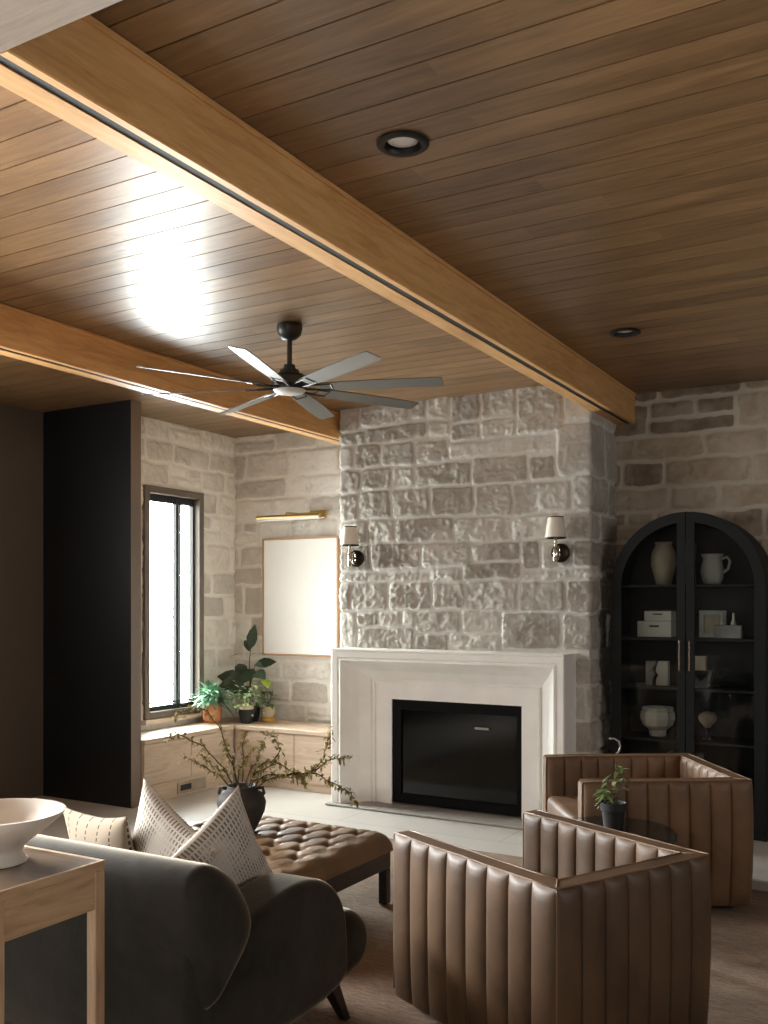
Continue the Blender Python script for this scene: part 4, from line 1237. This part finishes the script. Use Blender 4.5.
# ------------------------------------------------------------------ sofa
def sofa():
    X1, X0 = -1.745, -3.9
    t = thing('velvet_sofa', 'charcoal velvet sofa with low rounded arms, its back to the viewer', 'sofa', ((X0 + X1) / 2, 2.45, .012))
    ox = (X0 + X1) / 2; oy = 2.45; oz = .012
    def P(l): return [(a - oy, b - oz) for a, b in l]
    def rnd_body(name, prof, x0, x1, er, mat, nseg=8, sub=True):
        """profile (y,z) closed, extruded along X with pillowy rounded ends"""
        cy = sum(p[0] for p in prof) / len(prof); cz = sum(p[1] for p in prof) / len(prof)
        secs = []
        for i in range(nseg + 1):
            a = (PI / 2) * i / nseg
            secs.append((x0 + er * (1 - math.sin(a)), er * (1 - math.cos(a))))
        secs = [(x0 + er * (1 - math.cos(q)), er * (1 - math.sin(q))) for q in [PI / 2 * i / nseg for i in range(nseg + 1)]]
        secs += [(x0 + (x1 - x0) * k / 6, 0) for k in range(1, 6)]
        secs += [(x1 - er * (1 - math.cos(q)), er * (1 - math.sin(q))) for q in [PI / 2 * i / nseg for i in range(nseg, -1, -1)]]
        vs = []; n = len(prof)
        hy = (max(p[0] for p in prof) - min(p[0] for p in prof)) / 2; hz = (max(p[1] for p in prof) - min(p[1] for p in prof)) / 2
        for x, ins in secs:
            ky = max(.05, 1 - ins / hy); kz = max(.05, 1 - ins / hz)
            for (a, b) in prof:
                vs.append((x - ox, cy + (a - cy) * ky - oy, cz + (b - cz) * kz - oz))
        fs = []
        for i in range(len(secs) - 1):
            for j in range(n):
                fs.append((i * n + j, i * n + (j + 1) % n, (i + 1) * n + (j + 1) % n, (i + 1) * n + j))
        fs.append(tuple(range(n))); fs.append(tuple((len(secs) - 1) * n + j for j in range(n)))
        mb = MB(); mb.add(vs, fs)
        o = mb.build(name, M[mat], t, True, auto=math.radians(60))
        return o
    def smooth_poly(l, it=2):
        for _ in range(it):
            q = []
            for i in range(len(l)):
                a, b = l[i], l[(i + 1) % len(l)]
                q += [(a[0] * .75 + b[0] * .25, a[1] * .75 + b[1] * .25), (a[0] * .25 + b[0] * .75, a[1] * .25 + b[1] * .75)]
            l = q
        return l
    # back: leaning padded roll
    back = smooth_poly([(2.04, .36), (2.13, .43), (2.25, .53), (2.25, .61), (2.17, .72), (2.07, .785), (1.995, .76), (1.985, .66), (2.0, .50), (2.01, .40)], 2)
    rnd_body('backrest', back, X0 - .02, X1 + .035, .075, 'velvet')
    # body behind/below back
    bp = smooth_poly([(1.990, .175), (1.988, .62), (2.1, .66), (2.2, .6), (2.2, .175)], 1)
    rnd_body('back_panel', bp, X0, X1 - .002, .04, 'velvet')
    # arms
    arm = smooth_poly([(2.035, .175), (2.04, .50), (2.22, .56), (2.40, .60), (2.56, .615), (2.69, .575), (2.775, .47), (2.79, .32), (2.79, .175)], 2)
    rnd_body('arm', arm, X1 - .20, X1, .035, 'velvet')
    rnd_body('arm', arm, X0, X0 + .20, .035, 'velvet')
    base = smooth_poly([(2.15, .18), (2.15, .36), (2.72, .39), (2.87, .43), (2.965, .385), (2.985, .30), (2.965, .22), (2.89, .178)], 2)
    rnd_body('seat_base', base, X0 + .03, X1 - .03, .06, 'velvet')
    cu = smooth_poly([(2.27, .33), (2.27, .39), (2.76, .41), (2.86, .40), (2.86, .35), (2.76, .33)], 2)
    xm = (X0 + X1) / 2
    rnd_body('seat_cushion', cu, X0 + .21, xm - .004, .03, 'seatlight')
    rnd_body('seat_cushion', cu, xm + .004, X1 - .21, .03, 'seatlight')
    for sx in (X0 + .13, X1 - .10):
        for (ya, yb) in ((2.80, 2.91), (2.14, 2.10)):
            a = MB()
            vs = []
            for z, c, h in ((0.001, yb, .014), (.175, ya, .026)):
                for dx, dy in ((-1, -1), (1, -1), (1, 1), (-1, 1)):
                    vs.append((sx - ox + dx * h, c - oy + dy * h, z))
            a.add(vs, [(3, 2, 1, 0), (4, 5, 6, 7), (0, 1, 5, 4), (1, 2, 6, 5), (2, 3, 7, 6), (3, 0, 4, 7)])
            a.build('leg', M['dark_wood'], t)
sofa()

def pillow(name, label, cat, c, sx, sy, th, mat, basis, group=None, ear=.12):
    """basis: (right, up, normal) vectors; corners drawn out to ears"""
    n = 40
    u = np.linspace(-1, 1, n); U, V = np.meshgrid(u, u)
    r, up, nm = [Vector(b).normalized() for b in basis]
    pinch = 1 - ear * (1 - V ** 2) ; pinchv = 1 - ear * (1 - U ** 2)
    X = U * sx / 2 * pinch; Y = V * sy / 2 * pinchv
    prof = (np.clip(1 - U ** 2, 0, 1) ** .55) * (np.clip(1 - V ** 2, 0, 1) ** .55)
    wr = .004 * fbm(U * 3, V * 3, 5, 3) * prof
    me = bpy.data.meshes.new(name)
    vs = []; uvs = []; fs = []
    for sg in (1, -1):
        Zz = sg * (th / 2 * prof) + wr
        for j in range(n):
            for i in range(n):
                p = r * float(X[j, i]) + up * float(Y[j, i]) + nm * float(Zz[j, i])
                vs.append(tuple(p)); uvs.append((float(U[j, i]) * .5 * sx / .5 + .5, float(V[j, i]) * .5 * sy / .5 + .5))
        b = 0 if sg == 1 else n * n
        for j in range(n - 1):
            for i in range(n - 1):
                q = (b + j * n + i, b + j * n + i + 1, b + (j + 1) * n + i + 1, b + (j + 1) * n + i)
                fs.append(q if sg == 1 else q[::-1])
    me.from_pydata(vs, [], fs)
    uvl = me.uv_layers.new(name='UVMap')
    for l in me.loops: uvl.data[l.index].uv = uvs[l.vertex_index]
    me.polygons.foreach_set('use_smooth', [True] * len(me.polygons))
    me.materials.append(M[mat])
    bm = bmesh.new(); bm.from_mesh(me); bmesh.ops.remove_doubles(bm, verts=bm.verts, dist=.0006); bmesh.ops.recalc_face_normals(bm, faces=bm.faces); bm.to_mesh(me); bm.free()
    o = bpy.data.objects.new(name, me); o.location = c; link(o)
    return tag(o, label, cat, group)
def basis(yaw, roll, lean):
    """yaw of the pillow's right vector about Z, roll in its own plane, lean back of the top"""
    r0 = Vector((math.cos(yaw), math.sin(yaw), 0)); n0 = Vector((math.sin(yaw), -math.cos(yaw), 0)); u0 = Vector((0, 0, 1))
    u1 = (u0 * math.cos(lean) + n0 * math.sin(lean)); n1 = r0.cross(u1)
    r = r0 * math.cos(roll) + u1 * math.sin(roll); u = u1 * math.cos(roll) - r0 * math.sin(roll)
    return r, u, n1
rd = math.radians
pillow('throw_pillow', 'cream and brown woven throw pillow, rightmost on the sofa against its arm', 'pillow', (-2.045, 2.45, .615), .415, .42, .15, 'pillow', basis(rd(85), rd(32), rd(6)), 'throw pillows on the sofa', ear=.1)
pillow('throw_pillow', 'cream and brown woven throw pillow standing between the striped pillow and the arm pillow', 'pillow', (-2.235, 2.42, .63), .42, .42, .14, 'pillow', basis(rd(-12), rd(-26), rd(6)), 'throw pillows on the sofa', ear=.1)
pillow('lumbar_pillow', 'beige long pillow with dark dashed stripes, leftmost on the sofa', 'pillow', (-2.565, 2.45, .605), .60, .34, .12, 'lumbar', basis(rd(-20), rd(6), rd(12)), 'throw pillows on the sofa', ear=.14)

# ------------------------------------------------------------------ console table and bowl
def console():
    X1, X0, Y0, Y1, ZT = -2.03, -3.7, 1.575, 1.945, .78
    t = thing('console_table', 'light oak console table with square legs behind the dark sofa', 'table', ((X0 + X1) / 2, (Y0 + Y1) / 2, 0))
    ox, oy = (X0 + X1) / 2, (Y0 + Y1) / 2
    def bx(x0, x1, y0, y1, z0, z1, b=.003): return MB().box(x0 - ox, x1 - ox, y0 - oy, y1 - oy, z0, z1, b, 1)
    bx(X0 + .012, X1 - .012, Y0 + .012, Y1 - .012, ZT - .022, ZT, .001).build('table_top', M['console_top'], t)
    lw = .036
    for x in (X0, X1 - lw):
        for y in (Y0, Y1 - lw):
            bx(x, x + lw, y, y + lw, .001, ZT - .024).build('leg', M['console_z'], t)
    ah = .13
    bx(X1 - .03, X1 - .002, Y0 + lw, Y1 - lw, ZT - ah, ZT - .024, .001).build('apron', M['console'], t)
    bx(X0 + .002, X0 + .03, Y0 + lw, Y1 - lw, ZT - ah, ZT - .024, .001).build('apron', M['console'], t)
    bx(X0 + lw, X1 - lw, Y0 + .002, Y0 + .03, ZT - ah, ZT - .024, .001).build('apron', M['console'], t)
    bx(X0 + lw, X1 - lw, Y1 - .03, Y1 - .002, ZT - ah, ZT - .024, .001).build('apron', M['console'], t)
    fr = MB()
    for (a, b, c, d) in ((X0, X1, Y0, Y0 + .0115), (X0, X1, Y1 - .0115, Y1), (X0, X0 + .0115, Y0 + .012, Y1 - .012), (X1 - .0115, X1, Y0 + .012, Y1 - .012)):
        fr.box(a - ox, b - ox, c - oy, d - oy, ZT - .0235, ZT + .0005, .001, 1)
    fr.build('top_edging', M['console'], t)
console()
b = thing('pedestal_bowl', 'large white flared pedestal bowl on the oak console table', 'bowl', (-2.275, 1.775, .7815))
MB().lathe([(0, 0), (.082, 0), (.084, .006), (.070, .03), (.074, .042), (.10, .065), (.14, .095), (.18, .130), (.186, .140), (.178, .141), (.135, .108), (.09, .075), (.05, .058), (0, .052)], n=64, cap=False).build('bowl_body', M['white_gloss'], b, True, auto=1.2)

# ------------------------------------------------------------------ rug
def rug():
    x0, x1, y0, y1 = -4.3, .9, 1.96, 5.32
    nx, ny = 260, 190
    X, Y = np.meshgrid(np.linspace(x0, x1, nx), np.linspace(y0, y1, ny))
    Z = .0105 + .0015 * fbm(X * 12, Y * 12, 2, 3)
    e = np.minimum.reduce([X - x0, x1 - X, Y - y0, y1 - Y])
    Z = np.where(e < .003, .001, Z)
    P = np.stack([X, Y, Z], -1)
    o = grid_mesh('area_rug', P, M['rug'])
    tag(o, 'large brown woven area rug under the seating group', 'rug')
rug()

# ------------------------------------------------------------------ light
w = bpy.data.worlds.new('sky'); SC.world = w; w.use_nodes = True
nt = w.node_tree; bg = nt.nodes['Background']
tc = nt.nodes.new('ShaderNodeTexCoord')
nz = nt.nodes.new('ShaderNodeVectorMath'); nz.operation = 'NORMALIZE'; nt.links.new(tc.outputs['Generated'], nz.inputs[0])
dp = nt.nodes.new('ShaderNodeVectorMath'); dp.operation = 'DOT_PRODUCT'
nt.links.new(nz.outputs[0], dp.inputs[0]); dp.inputs[1].default_value = Vector((-.86, .46, .16)).normalized()
def wm(op, a, b):
    n = nt.nodes.new('ShaderNodeMath'); n.operation = op
    for k, v in enumerate((a, b)):
        if hasattr(v, 'is_linked'): nt.links.new(v, n.inputs[k])
        else: n.inputs[k].default_value = v
    return n.outputs[0]
# overcast sky, much brighter around the veiled low sun on the window side
glow = wm('POWER', wm('MAXIMUM', dp.outputs['Value'], 0.0), 3.0)
nt.links.new(wm('ADD', wm('MULTIPLY', glow, 120.0), 6.0), bg.inputs['Strength'])
bg.inputs['Color'].default_value = (.985, .985, .965, 1)
def area(name, loc, rot, sx, sy, portal=True, power=0, col=(1, 1, 1)):
    l = bpy.data.lights.new(name, 'AREA'); l.shape = 'RECTANGLE'; l.size = sx; l.size_y = sy
    l.energy = power; l.color = col
    if portal: l.cycles.is_portal = True
    o = bpy.data.objects.new(name, l); o.location = loc; o.rotation_euler = rot; link(o)
    return o
area('portal_alcove', (XW - .11, (WY0 + WY1) / 2, (WZ0 + WZ1) / 2), (0, -PI / 2, 0), WZ1 - WZ0, WY1 - WY0)
area('portal_left', (XD - .13, (OY0 + OY1) / 2, (OZ0 + OZ1) / 2), (0, -PI / 2, 0), OZ1 - OZ0, OY1 - OY0)
area('portal_rear', ((RX0 + RX1) / 2, YR - .13, (RZ0 + RZ1) / 2), (PI / 2, 0, 0), RX1 - RX0, RZ1 - RZ0)
area('portal_right', (XR + .13, (QY0 + QY1) / 2, (QZ0 + QZ1) / 2), (0, PI / 2, 0), QZ1 - QZ0, QY1 - QY0)

# ------------------------------------------------------------------ camera
cam = bpy.data.cameras.new('camera'); co = bpy.data.objects.new('camera', cam); link(co)
cam.sensor_fit = 'VERTICAL'; cam.sensor_height = 24.0; cam.lens = 24.0 * FPX / 1024
cam.shift_y = (HZ - 512) / 1024
co.location = (0, 0, CAMH); co.rotation_euler = (PI / 2, 0, YAW)
cam.clip_start = .05
SC.camera = co
SC.view_settings.view_transform = 'Standard'
SC.view_settings.look = 'None'
SC.view_settings.exposure = 0.45
SC.view_settings.gamma = 1.0
SC.view_settings.use_curve_mapping = False
SC.cycles.max_bounces = 10
SC.cycles.diffuse_bounces = 6
SC.cycles.use_denoising = True
SC.cycles.sample_clamp_indirect = 8
